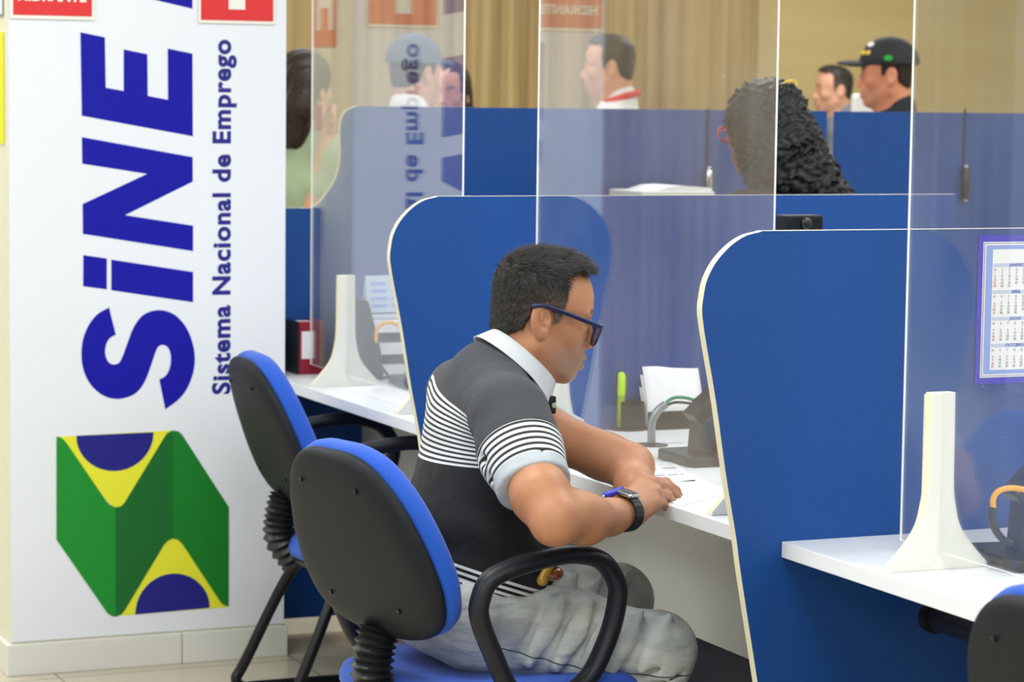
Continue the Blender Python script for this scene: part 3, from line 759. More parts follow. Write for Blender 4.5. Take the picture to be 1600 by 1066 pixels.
def polygonise(fn, lo, hi, h):
    lo = np.array(lo, float); B = 8
    nb = np.ceil((np.array(hi)-lo)/h/B).astype(int)
    ii = np.stack(np.meshgrid(*[np.arange(n) for n in nb], indexing='ij'), -1).reshape(-1, 3)
    cen = lo+(ii*B+(B-1)/2)*h
    dc = fn(cen); near = np.abs(dc) < h*B*1.45+.004
    D = np.repeat(np.repeat(np.repeat(np.where(dc < 0, -1., 1.).reshape(nb), B, 0), B, 1), B, 2).astype(np.float32)
    loc = np.stack(np.meshgrid(*[np.arange(B)]*3, indexing='ij'), -1).reshape(-1, 3)
    idx = ii[near]
    for s0 in range(0, len(idx), 256):
        b = idx[s0:s0+256]; g = (b[:, None, :]*B+loc[None])
        v = fn(lo+g.reshape(-1, 3)*h)
        gg = g.reshape(-1, 3); D[gg[:, 0], gg[:, 1], gg[:, 2]] = v
    S = D < 0
    c = sum(S[i:S.shape[0]-1+i, j:S.shape[1]-1+j, k:S.shape[2]-1+k].astype(np.int8) for i in (0, 1) for j in (0, 1) for k in (0, 1))
    cells = np.argwhere((c > 0) & (c < 8)); n = len(cells)
    ID = -np.ones(c.shape, np.int32); ID[cells[:, 0], cells[:, 1], cells[:, 2]] = np.arange(n)
    acc = np.zeros((n, 3)); cnt = np.zeros(n)
    co = [(i, j, k) for i in (0, 1) for j in (0, 1) for k in (0, 1)]
    for a in co:
        for ax in range(3):
            if a[ax]: continue
            b = list(a); b[ax] = 1
            da = D[cells[:, 0]+a[0], cells[:, 1]+a[1], cells[:, 2]+a[2]]; db = D[cells[:, 0]+b[0], cells[:, 1]+b[1], cells[:, 2]+b[2]]
            m = (da < 0) != (db < 0); t = np.where(m, da/(da-db+1e-12*(da == db)), 0)
            p = np.tile(np.array(a, float), (n, 1)); p[:, ax] += t
            acc += p*m[:, None]; cnt += m
    V = lo+(cells+acc/cnt[:, None])*h
    F = []
    for ax in range(3):
        o1, o2 = (ax+1) % 3, (ax+2) % 3
        sl0 = [slice(None)]*3; sl1 = [slice(None)]*3; sl0[ax] = slice(0, -1); sl1[ax] = slice(1, None)
        d = S[tuple(sl0)] != S[tuple(sl1)]
        e = np.argwhere(d); e = e[(e[:, o1] > 0) & (e[:, o2] > 0) & (e[:, o1] < S.shape[o1]-1) & (e[:, o2] < S.shape[o2]-1)]
        ins = S[e[:, 0], e[:, 1], e[:, 2]]
        def cid(d1, d2):
            q = e.copy(); q[:, o1] -= d1; q[:, o2] -= d2; return ID[q[:, 0], q[:, 1], q[:, 2]]
        Q = np.stack([cid(1, 1), cid(0, 1), cid(0, 0), cid(1, 0)], 1)
        Q[~ins] = Q[~ins][:, ::-1]; F.append(Q)
    F = np.concatenate(F); F = F[(F >= 0).all(1)]
    return V, F
def relax(V, F, it=2, w=.5):
    for _ in range(it):
        s = np.zeros_like(V); c = np.zeros(len(V))
        for a in range(4):
            b = (a+1) % 4
            np.add.at(s, F[:, a], V[F[:, b]]); np.add.at(c, F[:, a], 1)
            np.add.at(s, F[:, b], V[F[:, a]]); np.add.at(c, F[:, b], 1)
        V = V*(1-w)+w*s/np.maximum(c, 1)[:, None]
    return V
def solid_obj(name, fn, lo, hi, h, m, parent, attrs=None, it=1, tris=None):
    V, F = polygonise(fn, lo, hi, h)
    V = relax(V, F, it)
    return raw_mesh(name, V, F, m, parent, attrs)
def raw_mesh(name, V, F, m, parent, attrs=None, extra=None):
    org = np.array(parent.location) if parent is not None else np.zeros(3)
    p_ = parent
    while p_ is not None and p_.parent is not None: p_ = p_.parent; org = org+np.array(p_.location)
    me = bpy.data.meshes.new(name)
    n4 = len(F); fl = F.ravel(); starts = np.arange(n4)*4; tot = np.full(n4, 4)
    VV = V
    if extra is not None:
        V3, F3 = extra; fl = np.concatenate([fl, (F3+len(V)).ravel()]); starts = np.concatenate([starts, n4*4+np.arange(len(F3))*3]); tot = np.concatenate([tot, np.full(len(F3), 3)]); VV = np.concatenate([V, V3])
    me.vertices.add(len(VV)); me.vertices.foreach_set('co', (VV-org).ravel().astype(np.float32))
    me.loops.add(len(fl)); me.loops.foreach_set('vertex_index', fl.astype(np.int32))
    me.polygons.add(len(starts)); me.polygons.foreach_set('loop_start', starts.astype(np.int32)); me.polygons.foreach_set('loop_total', tot.astype(np.int32))
    me.polygons.foreach_set('use_smooth', np.ones(len(starts), bool)); me.update(calc_edges=True); me.validate()
    me.materials.append(M[m] if isinstance(m, str) else m)
    if attrs:
        for k, v in attrs.items():
            a = me.attributes.new(k, 'FLOAT', 'POINT'); a.data.foreach_set('value', np.asarray(v(VV) if callable(v) else v, np.float32))
    o = bpy.data.objects.new(name, me); col.objects.link(o)
    if parent is not None: o.parent = parent
    return o
def basis(yaw_deg, pitch_deg=0, roll_deg=0):
    """columns forward, left, up for a heading measured from +y towards +x, pitched down"""
    a = R_(yaw_deg); p = R_(pitch_deg); f = np.array([math.sin(a)*math.cos(p), math.cos(a)*math.cos(p), -math.sin(p)])
    l = np.array([-math.cos(a), math.sin(a), 0.]); u = np.cross(f, l)
    if roll_deg:
        r = R_(roll_deg); l, u = l*math.cos(r)+u*math.sin(r), u*math.cos(r)-l*math.sin(r)
    return np.stack([f, l, u], 1)

# ------------------------------------------------------------------ skin, hair and cloth
def skin_mat(name, rgb, grey=(120, 105, 95)):
    m, nt, b = nodes_mat(name)
    tc = nt.nodes.new('ShaderNodeTexCoord'); n = nt.nodes.new('ShaderNodeTexNoise'); n.inputs['Scale'].default_value = 22; n.inputs['Detail'].default_value = 5
    nt.links.new(tc.outputs['Object'], n.inputs[0])
    c = lin(rgb); mx = nt.nodes.new('ShaderNodeMix'); mx.data_type = 'RGBA'
    mx.inputs[6].default_value = (c[0]*.84, c[1]*.78, c[2]*.76, 1); mx.inputs[7].default_value = (min(1, c[0]*1.14), c[1]*1.16, c[2]*1.16, 1)
    nt.links.new(n.outputs['Fac'], mx.inputs[0]); cur = mx.outputs[2]
    for an, cc in (('stubble', lin(grey)), ('lip', lin((165, 92, 84))), ('brow', lin((38, 30, 28)))):
        at_ = nt.nodes.new('ShaderNodeAttribute'); at_.attribute_name = an
        m2 = nt.nodes.new('ShaderNodeMix'); m2.data_type = 'RGBA'; m2.inputs[7].default_value = cc
        nt.links.new(at_.outputs['Fac'], m2.inputs[0]); nt.links.new(cur, m2.inputs[6]); cur = m2.outputs[2]
    nt.links.new(cur, b.inputs['Base Color'])
    b.inputs['Roughness'].default_value = .48; b.inputs['Subsurface Weight'].default_value = .12; b.inputs['Subsurface Radius'].default_value = (1, .35, .2); b.inputs['Subsurface Scale'].default_value = .006
    n2 = nt.nodes.new('ShaderNodeTexNoise'); n2.inputs['Scale'].default_value = 260; n2.inputs['Detail'].default_value = 3; nt.links.new(tc.outputs['Object'], n2.inputs[0])
    bp = nt.nodes.new('ShaderNodeBump'); bp.inputs['Strength'].default_value = .35; bp.inputs['Distance'].default_value = .0008
    nt.links.new(n2.outputs['Fac'], bp.inputs['Height']); nt.links.new(bp.outputs['Normal'], b.inputs['Normal'])
    return m
M['skin'] = skin_mat('tan_skin', (184, 128, 92))
M['skin_light'] = skin_mat('light_skin', (214, 158, 128))
M['skin_dark'] = skin_mat('brown_skin', (120, 78, 58))
M['skin_red'] = skin_mat('ruddy_skin', (200, 130, 98))
def hair_mat(name, c1, c2):
    m, nt, b = nodes_mat(name)
    a = nt.nodes.new('ShaderNodeAttribute'); a.attribute_name = 'shade'
    mx = nt.nodes.new('ShaderNodeMix'); mx.data_type = 'RGBA'; mx.inputs[6].default_value = lin(c1); mx.inputs[7].default_value = lin(c2)
    nt.links.new(a.outputs['Fac'], mx.inputs[0]); nt.links.new(mx.outputs[2], b.inputs['Base Color']); b.inputs['Roughness'].default_value = .5; b.inputs['Specular IOR Level'].default_value = .3
    return m
M['hair_grey'] = hair_mat('greying_black_hair', (8, 8, 9), (136, 120, 106))
M['hair_black'] = hair_mat('black_hair', (7, 7, 9), (30, 28, 32))
M['hair_brown'] = hair_mat('dark_brown_hair', (26, 18, 14), (80, 58, 44))
M['shirt_white'] = mat('white_cotton', (238, 236, 234), .8, noise=(9, .03))
M['shirt_black'] = mat('black_cotton', (24, 25, 29), .85, noise=(9, .08))
M['shirt_grey'] = mat('grey_cotton', (110, 114, 120), .85, noise=(9, .06))
M['shirt_green'] = mat('sage_green_cotton', (168, 184, 150), .85, noise=(9, .06))
M['shirt_navy'] = mat('navy_cotton', (40, 46, 80), .85, noise=(9, .06))
M['cap_black'] = mat('black_cap', (20, 21, 25), .75, bump=(600, .3, .0005))
M['cap_grey'] = mat('slate_grey_cap', (92, 102, 122), .8, bump=(600, .3, .0005))
M['gold'] = mat('gold_thread', (225, 190, 60), .45)
M['trim_red'] = mat('red_collar', (222, 50, 60), .8)
M['trouser_dark'] = mat('dark_trousers', (36, 40, 52), .85)

def add_head(S, c, B, s=1.0, neck_to=None, neck_r=.056, female=False, open_mouth=0, ears=True):
    """face and skull in the frame B at c (between the ears); s scales it"""
    W = lambda x, y, z: c+B@(np.array([x+(.006 if x > .04 else 0), y, z], float)*s)
    e = lambda x, y, z, rx, ry, rz, k=.02, op='u', Bx=None: S.ell(W(x, y, z), np.array([rx, ry, rz])*s, B if Bx is None else B@Bx, k*s, op)
    jaw = .85 if female else 1
    e(.004, 0, .040, .084, .0735, .078)
    e(.038, 0, .030, .060, .062, .073, .03)
    e(.036, 0, -.032, .052, .052*jaw, .066, .03)
    for y in (-1, 1):
        S.cone(W(.002, y*.052*jaw, -.045), W(.058, y*.016, -.088), .020*s, .018*s, .022*s)
        e(.055, y*.040, -.018, .026, .021, .020, .02)
    e(.068, 0, -.090, .019, .023*jaw, .017, .018)
    e(.072, 0, -.056, .024, .031, .026, .02)
    for y in (-1, 1):
        S.cone(W(.082, y*.008, .025), W(.071, y*.046, .022), .009*s, .007*s, .014*s)      # brow ridge
        e(.092, y*.031, .004, .014, .015, .011, .012, 's')                                # socket
    for y in (-1, 1):
        e(.0745, y*.031, .003, .0125, .0125, .0125, .003)                                 # eye
        S.cone(W(.0825, y*.020, .0085), W(.0790, y*.044, .0070), .0036*s, .0030*s, .004*s)    # upper lid
        S.cone(W(.0830, y*.022, -.0030), W(.0790, y*.042, -.0035), .0028*s, .0024*s, .005*s)   # lower lid
    S.chain([W(.083, 0, .022), W(.090, 0, .004), W(.101, 0, -.020), W(.1075, 0, -.030)], [.0075*s, .0075*s, .0085*s, .0088*s], .008*s)
    for y in (-1, 1):
        e(.096, y*.0125, -.034, .0095, .0065, .0065, .006)
        e(.100, y*.0065, -.0415, .004, .003, .003, .002, 's')
    e(.091, 0, -.058, .0115, .022, .0060, .005)
    e(.089, 0, -.071-open_mouth*.6, .0115, .019, .0068, .005)
    S.cone(W(.099, -.017, -.0635), W(.099, .017, -.0635), .0016*s+open_mouth*.35, None, .003*s, 's')
    e(.080, 0, -.0785-open_mouth*.5, .008, .016, .004, .006, 's')
    if ears:
        for y in (-1, 1):
            t = R_(-12); Rb = np.array([[math.cos(t), 0, math.sin(t)], [0, 1, 0], [-math.sin(t), 0, math.cos(t)]])
            e(-.008, y*.0760, -.002, .0190, .0090, .0315, .004, 'u', Rb)
            e(-.004, y*.0845, .002, .0120, .0085, .0210, .003, 's', Rb)
            e(-.007, y*.0775, .004, .0040, .0060, .0140, .003, 'u', Rb)
            e(-.0015, y*.0870, .003, .0055, .0085, .0170, .003, 's', Rb)
            e(.0035, y*.0775, -.006, .0045, .0050, .0065, .004, 'u')
            e(-.001, y*.0755, -.026, .0085, .0060, .0090, .005)
    if neck_to is not None:
        S.cone(W(-.012, 0, -.03), neck_to, neck_r*s, neck_r*1.12*s, .03*s)
        S.cone(W(.028, 0, -.062), np.asarray(neck_to)+B[:, 0]*.03, .026*s, .03*s, .03*s)
def head_attrs(c, B, s=1.0, beard=.55):
    def loc(V): return ((V-c)@B)/s
    def lip(V):
        X = loc(V); up = ((X[:, 0]-.088)/.014)**2+(X[:, 1]/.023)**2+((X[:, 2]+.0585)/.0058)**2; lo_ = ((X[:, 0]-.088)/.014)**2+(X[:, 1]/.021)**2+((X[:, 2]+.0705)/.0070)**2
        return np.clip(1.35-np.minimum(up, lo_), 0, 1)*.75
    def brow(V):
        X = loc(V); d = ((X[:, 2]-.026-.003*np.cos((np.abs(X[:, 1])-.028)*60))/.0055)**2+((np.abs(X[:, 1])-.031)/.021)**2
        return np.clip(1.2-d, 0, 1)*(X[:, 0] > .05)*.85
    def stub(V):
        X = loc(V); m = np.clip((-X[:, 2]-.036)/.02, 0, 1)*np.clip((X[:, 0]-.012)/.04, 0, 1)*np.clip((.125+X[:, 2])/.03, 0, 1)
        return m*beard
    return {'lip': lip, 'brow': brow, 'stubble': stub}
def poly_sd(P2_, poly):
    """signed distance in 2-D, negative inside"""
    poly = np.array(poly, float); n = len(poly); d = np.full(len(P2_), 1e9); ins = np.zeros(len(P2_), bool)
    for i in range(n):
        a = poly[i]; b = poly[(i+1) % n]; e = b-a; w_ = P2_-a; t = np.clip((w_@e)/(e@e), 0, 1); q = w_-t[:, None]*e
        d = np.minimum(d, (q*q).sum(1))
        c1 = (a[1] > P2_[:, 1]) != (b[1] > P2_[:, 1]); xi = (b[0]-a[0])*(P2_[:, 1]-a[1])/((b[1]-a[1]) or 1e-12)+a[0]
        ins ^= c1 & (P2_[:, 0] < xi)
    d = np.sqrt(d); return np.where(ins, -d, d)
SHORT = [(.10, .17), (.097, .108), (.086, .098), (.068, .094), (.042, .096), (.030, .078), (.034, .045), (.030, .004), (.020, -.004), (.012, .018), (0, .034), (-.012, .032), (-.022, .014), (-.032, -.022), (-.060, -.040), (-.12, -.045), (-.17, .0), (-.17, .17)]
def short_hair(parent, c, B, s, m, h, thick=.010, strands=0, poly=SHORT, grey=True, front=.006, sides=.0035):
    def skull(P):
        X = ((P-c)@B)/s
        S0 = Solid(); S0.ell((.004, 0, .040), (.084, .0735, .078)); S0.ell((.038, 0, .030), (.060, .062, .073), None, .03); S0.ell((-.030, 0, -.02), (.042, .055, .06), None, .03)
        d = S0(X); up = np.clip((X[:, 2]-.02)/.07, 0, 1); fr = np.clip((X[:, 0]-.02)/.05, 0, 1)*up; 
        t = sides+(thick-sides)*up+front*fr
        d = d-t-.0012*np.sin(X[:, 0]*330+X[:, 1]*210)*np.sin(X[:, 1]*260-X[:, 2]*240)
        r = poly_sd(np.stack([X[:, 0]+0*X[:, 1], X[:, 2]], 1), poly)
        k = .006; hh = np.maximum(k-np.abs(d-r), 0)/k
        return (np.maximum(d, r)+hh*hh*k*.25)*s
    V, F = polygonise(skull, c-.16*s, c+.17*s, h); V = relax(V, F, 1)
    def shade(V_):
        X = ((V_-c)@B)/s; r = np.random.default_rng(3).random(len(V_))
        side = np.clip(1-(X[:, 2]-.0)/.06, 0, 1)*np.clip((X[:, 0]+.05)/.06, 0, 1)
        if len(V_) > len(V): r[len(V):] = np.repeat(np.random.default_rng(4).random((len(V_)-len(V))//3), 3)**3*1.1
        return (.01+.24*r*r+.95*side*(.5+.5*r)) if grey else .25*r
    extra = None
    if strands:
        g = np.random.default_rng(11); fi = g.integers(0, len(F), strands); q = V[F[fi]]; u, v = g.random((2, strands, 1))
        p = (q[:, 0]*(1-u)+q[:, 1]*u)*(1-v)+(q[:, 3]*(1-u)+q[:, 2]*u)*v
        n = np.cross(q[:, 1]-q[:, 0], q[:, 3]-q[:, 0]); n /= np.linalg.norm(n, axis=1)[:, None]+1e-9
        X = ((p-c)@B)/s
        up = np.clip((X[:, 2]-.04)/.05, 0, 1)[:, None]
        flow = up*(B[:, 0]*1.0)+(1-up)*(-B[:, 2]*1.0-B[:, 0]*.45)
        flow = flow+g.normal(0, .28, (strands, 3)); flow -= n*(flow*n).sum(1)[:, None]; flow /= np.linalg.norm(flow, axis=1)[:, None]+1e-9
        Ln = (.007+.010*up+.005*g.random((strands, 1)))*s; d = flow+n*(.22+.25*g.random((strands, 1)))
        w_ = np.cross(flow, n)*(.00055*s)
        a = p-n*.001; tip = a+d*Ln
        V3 = np.stack([a-w_, a+w_, tip], 1).reshape(-1, 3); F3 = np.arange(len(V3)).reshape(-1, 3); extra = (V3, F3)
    return raw_mesh('hair', V, F, m, parent, {'shade': shade}, extra)
def unit(v): v = np.asarray(v, float); return v/np.linalg.norm(v)

# white cabinet with loose papers on top, behind the middle booth
a_ = at(1003, 300, 1, 6.25); b_ = at(1117, 300, 1, 6.25)
t = thing('white_cabinet', 'low white cabinet showing just above the middle partition, papers on top', 'cabinet', ((a_[0]+b_[0])/2, 6.25, 0))
hw = (b_[0]-a_[0])/2
boxo('carcass', (-hw, 0, 0), (hw, .2, a_[2]+.001), 'white_wall', t, bevel=.003)
boxo('door', (-hw+.004, -.006, .08), (hw-.004, 0, a_[2]-.02), 'white_wall', t, bevel=.001)
t = thing('paper_stack', 'slanting white papers lying on the low white cabinet', 'papers', ((a_[0]+b_[0])/2, 6.25, a_[2]+.0012))
bm = prism([(-hw*.55, 0), (hw*.95, 0), (hw*.98, .008), (.02, .014), (-.02, .012)], 1, .01, .19); mesh_obj('sheets', bm, 'paper', t)

# ------------------------------------------------------------------ the seated man
man = thing('person', 'person in a striped grey and black polo and glasses, leaning on the middle desk', 'person', (1.80, 4.32, 0))
H0 = np.array([1.926, 4.335, 1.019]); HB = basis(100, 10)
V3 = lambda *a: np.array(a, float)
aty = lambda px, py, y: np.array(at(px, py, 1, y))
Rsh, Rel, Rwr = V3(1.805, 4.165, .868), aty(868, 812, 3.955), aty(987, 799, 4.07)
Lsh, Lel, Lwr = V3(1.85, 4.495, .868), V3(2.078, 4.245, .752), aty(998, 782, 4.12)
cuffR, cuffL = aty(835, 762, 4.035), aty(893, 700, 4.385)
S = Solid()
add_head(S, H0, HB, 1.0, neck_to=V3(1.868, 4.333, .885), neck_r=.054, open_mouth=.006)
# torso and legs under the clothes
S.ell((1.828, 4.33, .76), (.095, .155, .12), None, .03); S.ell((1.80, 4.32, .60), (.105, .145, .13), None, .04); S.ell((1.775, 4.32, .50), (.11, .15, .08), None, .03)
for hp, kn, an in ((V3(1.79, 4.24, .49), V3(2.085, 4.145, .435), V3(2.02, 4.12, .10)), (V3(1.80, 4.41, .49), V3(2.15, 4.45, .47), V3(2.12, 4.45, .10))):
    S.chain([hp, kn, an], [.070, .048, .038], .02)
# right arm
SA = S; S = Solid()
S.chain([V3(1.82, 4.24, .87), Rsh, Rsh*.45+Rel*.55+V3(-.006, 0, -.002), Rsh*.22+Rel*.78+V3(-.008, 0, 0), Rel+V3(0, .006, .004)], [.045, .046, .0445, .048, .040], .02)
S.ell(Rel+V3(-.006, -.006, -.012), (.026, .026, .026), None, .02)
fm = Rel*.62+Rwr*.38
S.chain([Rel, fm+V3(0, 0, -.005), Rel*.3+Rwr*.7+V3(0, 0, -.006), Rwr], [.040, .041, .029, .0265], .02)
S.ell(Rel*.76+Rwr*.24+V3(0, .01, .014), (.034, .034, .028), None, .02)
# right hand: back of the hand towards the camera, fingers bent over the desk edge
kn_ = [aty(1004, 753, 4.145), aty(1018, 757, 4.13), aty(1024, 772, 4.112), aty(1022, 788, 4.095)]
pip = [aty(1040, 755, 4.185), aty(1044, 762, 4.17), aty(1042, 774, 4.145), aty(1035, 787, 4.115)]
dip = [aty(1056, 767, 4.20), aty(1056, 775, 4.18), aty(1050, 784, 4.155), aty(1041, 792, 4.125)]
tip = [aty(1063, 780, 4.205), aty(1060, 785, 4.185), aty(1052, 791, 4.16), aty(1043, 797, 4.13)]
for i, r in enumerate((.0150, .0150, .0145, .0140)):
    S.cone(Rwr+(kn_[i]-kn_[2])*.42, kn_[i], .0205, r*1.0, .012)
for i, r in enumerate((.0098, .0100, .0094, .0084)):
    S.ell(kn_[i]+V3(-.002, -.006, .004), (r*1.22,)*3, None, .004)
    S.chain([kn_[i], pip[i], dip[i], tip[i]], [r*1.05, r, r*.88, r*.80], .0032)
    S.ell(pip[i], (r*1.08,)*3, None, .003)
S.chain([Rwr+V3(.02, .03, .006), aty(1003, 772, 4.17), aty(1022, 776, 4.20), aty(1036, 782, 4.215)], [.016, .013, .0105, .0085], .008)   # thumb, on the far side
# tendons on the back of the hand
for i in range(4):
    a = Rwr*.55+kn_[i]*.45+V3(-.002, -.0165, .006); S.cone(a, kn_[i]+V3(-.003, -.0075, .004), .0030, .0032, .005)
SRA = S; S = SA
# left arm and the left hand tucked under the right wrist
S.chain([V3(1.86, 4.42, .87), Lsh, Lsh*.5+Lel*.5+V3(0, 0, -.006), Lel], [.045, .050, .046, .040], .02)
S.ell(Lel*.62+cuffL*.38+V3(.0, 0, .004), (.047, .047, .042), None, .02)
S.chain([Lel, Lel*.4+Lwr*.6, Lwr], [.039, .034, .026], .02)
for i in range(4):
    k0 = aty(972+i*2, 780+i*5, 4.075-.004*i); k1 = aty(955+i*3, 786+i*5, 4.06); k2 = aty(948+i*4, 797+i*4, 4.065)
    S.cone(Lwr, k0, .017, .012, .012); S.chain([k0, k1, k2], [.0095, .009, .008], .003)
S.chain([Lwr, aty(972, 772, 4.085), aty(957, 777, 4.06)], [.015, .011, .009], .008)
# finger nails: small flats on the tips facing up
ha = head_attrs(H0, HB, 1.0, .5)
def body_fn(P):
    a = SA(P); q = SRA(P); k = .0025; h = np.maximum(k-np.abs(a-q), 0)/k; return np.minimum(a, q)-h*h*k*.25
Vb, Fb = polygonise(body_fn, (1.60, 3.85, 0.04), (2.34, 4.66, 1.20), .0026)
body = raw_mesh('body', relax(Vb, Fb, 1, .4), Fb, 'skin', man, ha)
short_hair(man, H0, HB, 1.0, 'hair_grey', .0030, thick=.011, strands=20000)

# polo shirt
def shirt_fn():
    T = Solid()
    T.ell((1.836, 4.33, .765), (.112, .180, .135), None, .03)
    T.ell((1.826, 4.33, .850), (.084, .150, .078), None, .04)
    T.ell((1.80, 4.325, .635), (.122, .165, .13), None, .06)
    T.ell((1.835, 4.32, .60), (.12, .15, .095), None, .05)
    T.ell((1.79, 4.32, .55), (.118, .165, .07), None, .05)
    T.cone((1.835, 4.333, .912), (1.805, 4.215, .876), .060, .060, .04); T.cone((1.84, 4.333, .912), (1.835, 4.45, .876), .060, .060, .04)
    # folds gathering towards the armpit and across the waist
    for a, b, r in (((1.72, 4.16, .80), (1.80, 4.13, .73), .007), ((1.715, 4.18, .74), (1.80, 4.14, .69), .006)):
        T.cone(a, b, r, r*.6, .022, 's')
    return T
def sleeve_fn(sh, cuff, r0_, r1_):
    T = Solid(); ax = unit(cuff-sh)
    T.cone(sh+V3(0, 0, -.002), cuff+ax*.02, r0_, r1_, .02)
    T.ell(sh+ax*.07+V3(0, 0, -.02), (r0_*.98,)*3, None, .03)
    return T, ax
TS = shirt_fn()
SR, axR = sleeve_fn(Rsh, cuffR, .070, .064); SL, axL = sleeve_fn(Lsh, cuffL, .066, .056)
# a few folds on the near sleeve
for a, b, r in (((1.735, 4.10, .80), (1.80, 4.02, .815), .006), ((1.74, 4.08, .77), (1.82, 4.0, .785), .005)):
    SR.cone(a, b, r, r*.5, .018, 's')
SR.plane(cuffR, axR, .004); SL.plane(cuffL, axL, .004)
def shirt(P):
    d = TS(P); k = .02
    for Q in (SR, SL):
        q = Q(P); h = np.maximum(k-np.abs(d-q), 0)/k; d = np.minimum(d, q)-h*h*k*.25
    # neck opening and hem
    e = .545-P[:, 2]+.02*np.clip((P[:, 0]-1.80)/.1, -1, 1)*0
    h = np.maximum(.006-np.abs(d-e), 0)/.006; d = np.maximum(d, e)+h*h*.006*.25
    X = P[:, 0]; Y = P[:, 1]; Z = P[:, 2]
    d = d+.0016*np.sin(X*95+Z*60+3*np.sin(Y*30))*np.clip((.74-Z)/.1, 0, 1)
    return d
piv = aty(922, 773, 4.30); A_hi = aty(698, 595, 4.33); A_lo = aty(655, 711, 4.33)
ang = lambda p: np.arctan2(p[..., 2]-piv[2], piv[0]-p[..., 0])
a_hi, a_lo = ang(A_hi), ang(A_lo)
def at_tor(V):
    y = np.minimum(V[:, 1], 4.45)-4.42; hi_z = .899+.17*y; lo_z = .766-.02*y   # the yoke stripes fan out over the shoulder blade
    return (V[:, 2]-lo_z)/(hi_z-lo_z)
def at_slv(V): return np.minimum(SR(V)-TS(V), SL(V)-TS(V))
def at_sco(V): return np.where(V[:, 1] < 4.33, (V-Rsh)@axR, (V-Lsh)@axL)
m, nt, b = nodes_mat('polo_knit')
def att(n_):
    a = nt.nodes.new('ShaderNodeAttribute'); a.attribute_name = n_; return a.outputs['Fac']
def pick(fac, c1, c2):
    x = nt.nodes.new('ShaderNodeMix'); x.data_type = 'RGBA'
    for i, c in ((6, c1), (7, c2)):
        if isinstance(c, tuple): x.inputs[i].default_value = c
        else: nt.links.new(c, x.inputs[i])
    nt.links.new(fac, x.inputs[0]); return x.outputs[2]
DG, WH, DK, BK, LG = lin((60, 62, 68)), lin((226, 227, 224)), lin((46, 48, 53)), lin((14, 15, 19)), lin((184, 190, 196))
tor, slv, sco, hz = att('tor'), att('slv'), att('sco'), att('hz')
st = pick(mth(nt, 'GREATER_THAN', mth(nt, 'FRACT', mth(nt, 'MULTIPLY', tor, 12.5)), .46), WH, DK)
# inverted so the stripe block starts and ends on white
st = pick(mth(nt, 'LESS_THAN', mth(nt, 'FRACT', mth(nt, 'ADD', mth(nt, 'MULTIPLY', tor, 12.5), .04)), .54), DK, WH)
t1 = pick(mth(nt, 'GREATER_THAN', tor, 0.0), BK, st); t1 = pick(mth(nt, 'GREATER_THAN', tor, 1.0), t1, DG)
hs = pick(mth(nt, 'LESS_THAN', mth(nt, 'FRACT', mth(nt, 'MULTIPLY', hz, 90.0)), .5), BK, WH)
t1 = pick(mth(nt, 'LESS_THAN', hz, .606), t1, hs)
ss = pick(mth(nt, 'LESS_THAN', mth(nt, 'FRACT', mth(nt, 'MULTIPLY', sco, 84.0)), .55), DK, WH)
L_ = float(np.linalg.norm(cuffR-Rsh))
s2_ = pick(mth(nt, 'GREATER_THAN', sco, L_-.094), DG, ss); s2_ = pick(mth(nt, 'GREATER_THAN', sco, L_-.026), s2_, LG)
fin = pick(mth(nt, 'LESS_THAN', slv, 0.0), t1, s2_)
seam = mth(nt, 'LESS_THAN', mth(nt, 'ABSOLUTE', slv), .0011)
fin = pick(mth(nt, 'MULTIPLY', seam, .5), fin, DK)
tc = nt.nodes.new('ShaderNodeTexCoord'); n = nt.nodes.new('ShaderNodeTexNoise'); n.inputs['Scale'].default_value = 420; n.inputs['Detail'].default_value = 2
nt.links.new(tc.outputs['Object'], n.inputs[0]); n3 = nt.nodes.new('ShaderNodeTexNoise'); n3.inputs['Scale'].default_value = 26; nt.links.new(tc.outputs['Object'], n3.inputs[0])
nt.links.new(fin, b.inputs['Base Color']); b.inputs['Roughness'].default_value = .85; b.inputs['Sheen Weight'].default_value = .04
bp = nt.nodes.new('ShaderNodeBump'); bp.inputs['Strength'].default_value = .5; bp.inputs['Distance'].default_value = .0006; nt.links.new(n.outputs['Fac'], bp.inputs['Height'])
bp2 = nt.nodes.new('ShaderNodeBump'); bp2.inputs['Strength'].default_value = .7; bp2.inputs['Distance'].default_value = .006; nt.links.new(n3.outputs['Fac'], bp2.inputs['Height']); nt.links.new(bp.outputs['Normal'], bp2.inputs['Normal']); nt.links.new(bp2.outputs['Normal'], b.inputs['Normal'])
M['polo'] = m
Vb, Fb = polygonise(shirt, (1.62, 3.94, .52), (2.08, 4.64, .985), .0036)
polo = raw_mesh('polo_shirt', relax(Vb, Fb, 1), Fb, 'polo', man, {'tor': at_tor, 'slv': at_slv, 'sco': at_sco, 'hz': lambda V: V[:, 2]+.35*(V[:, 0]-1.72)})
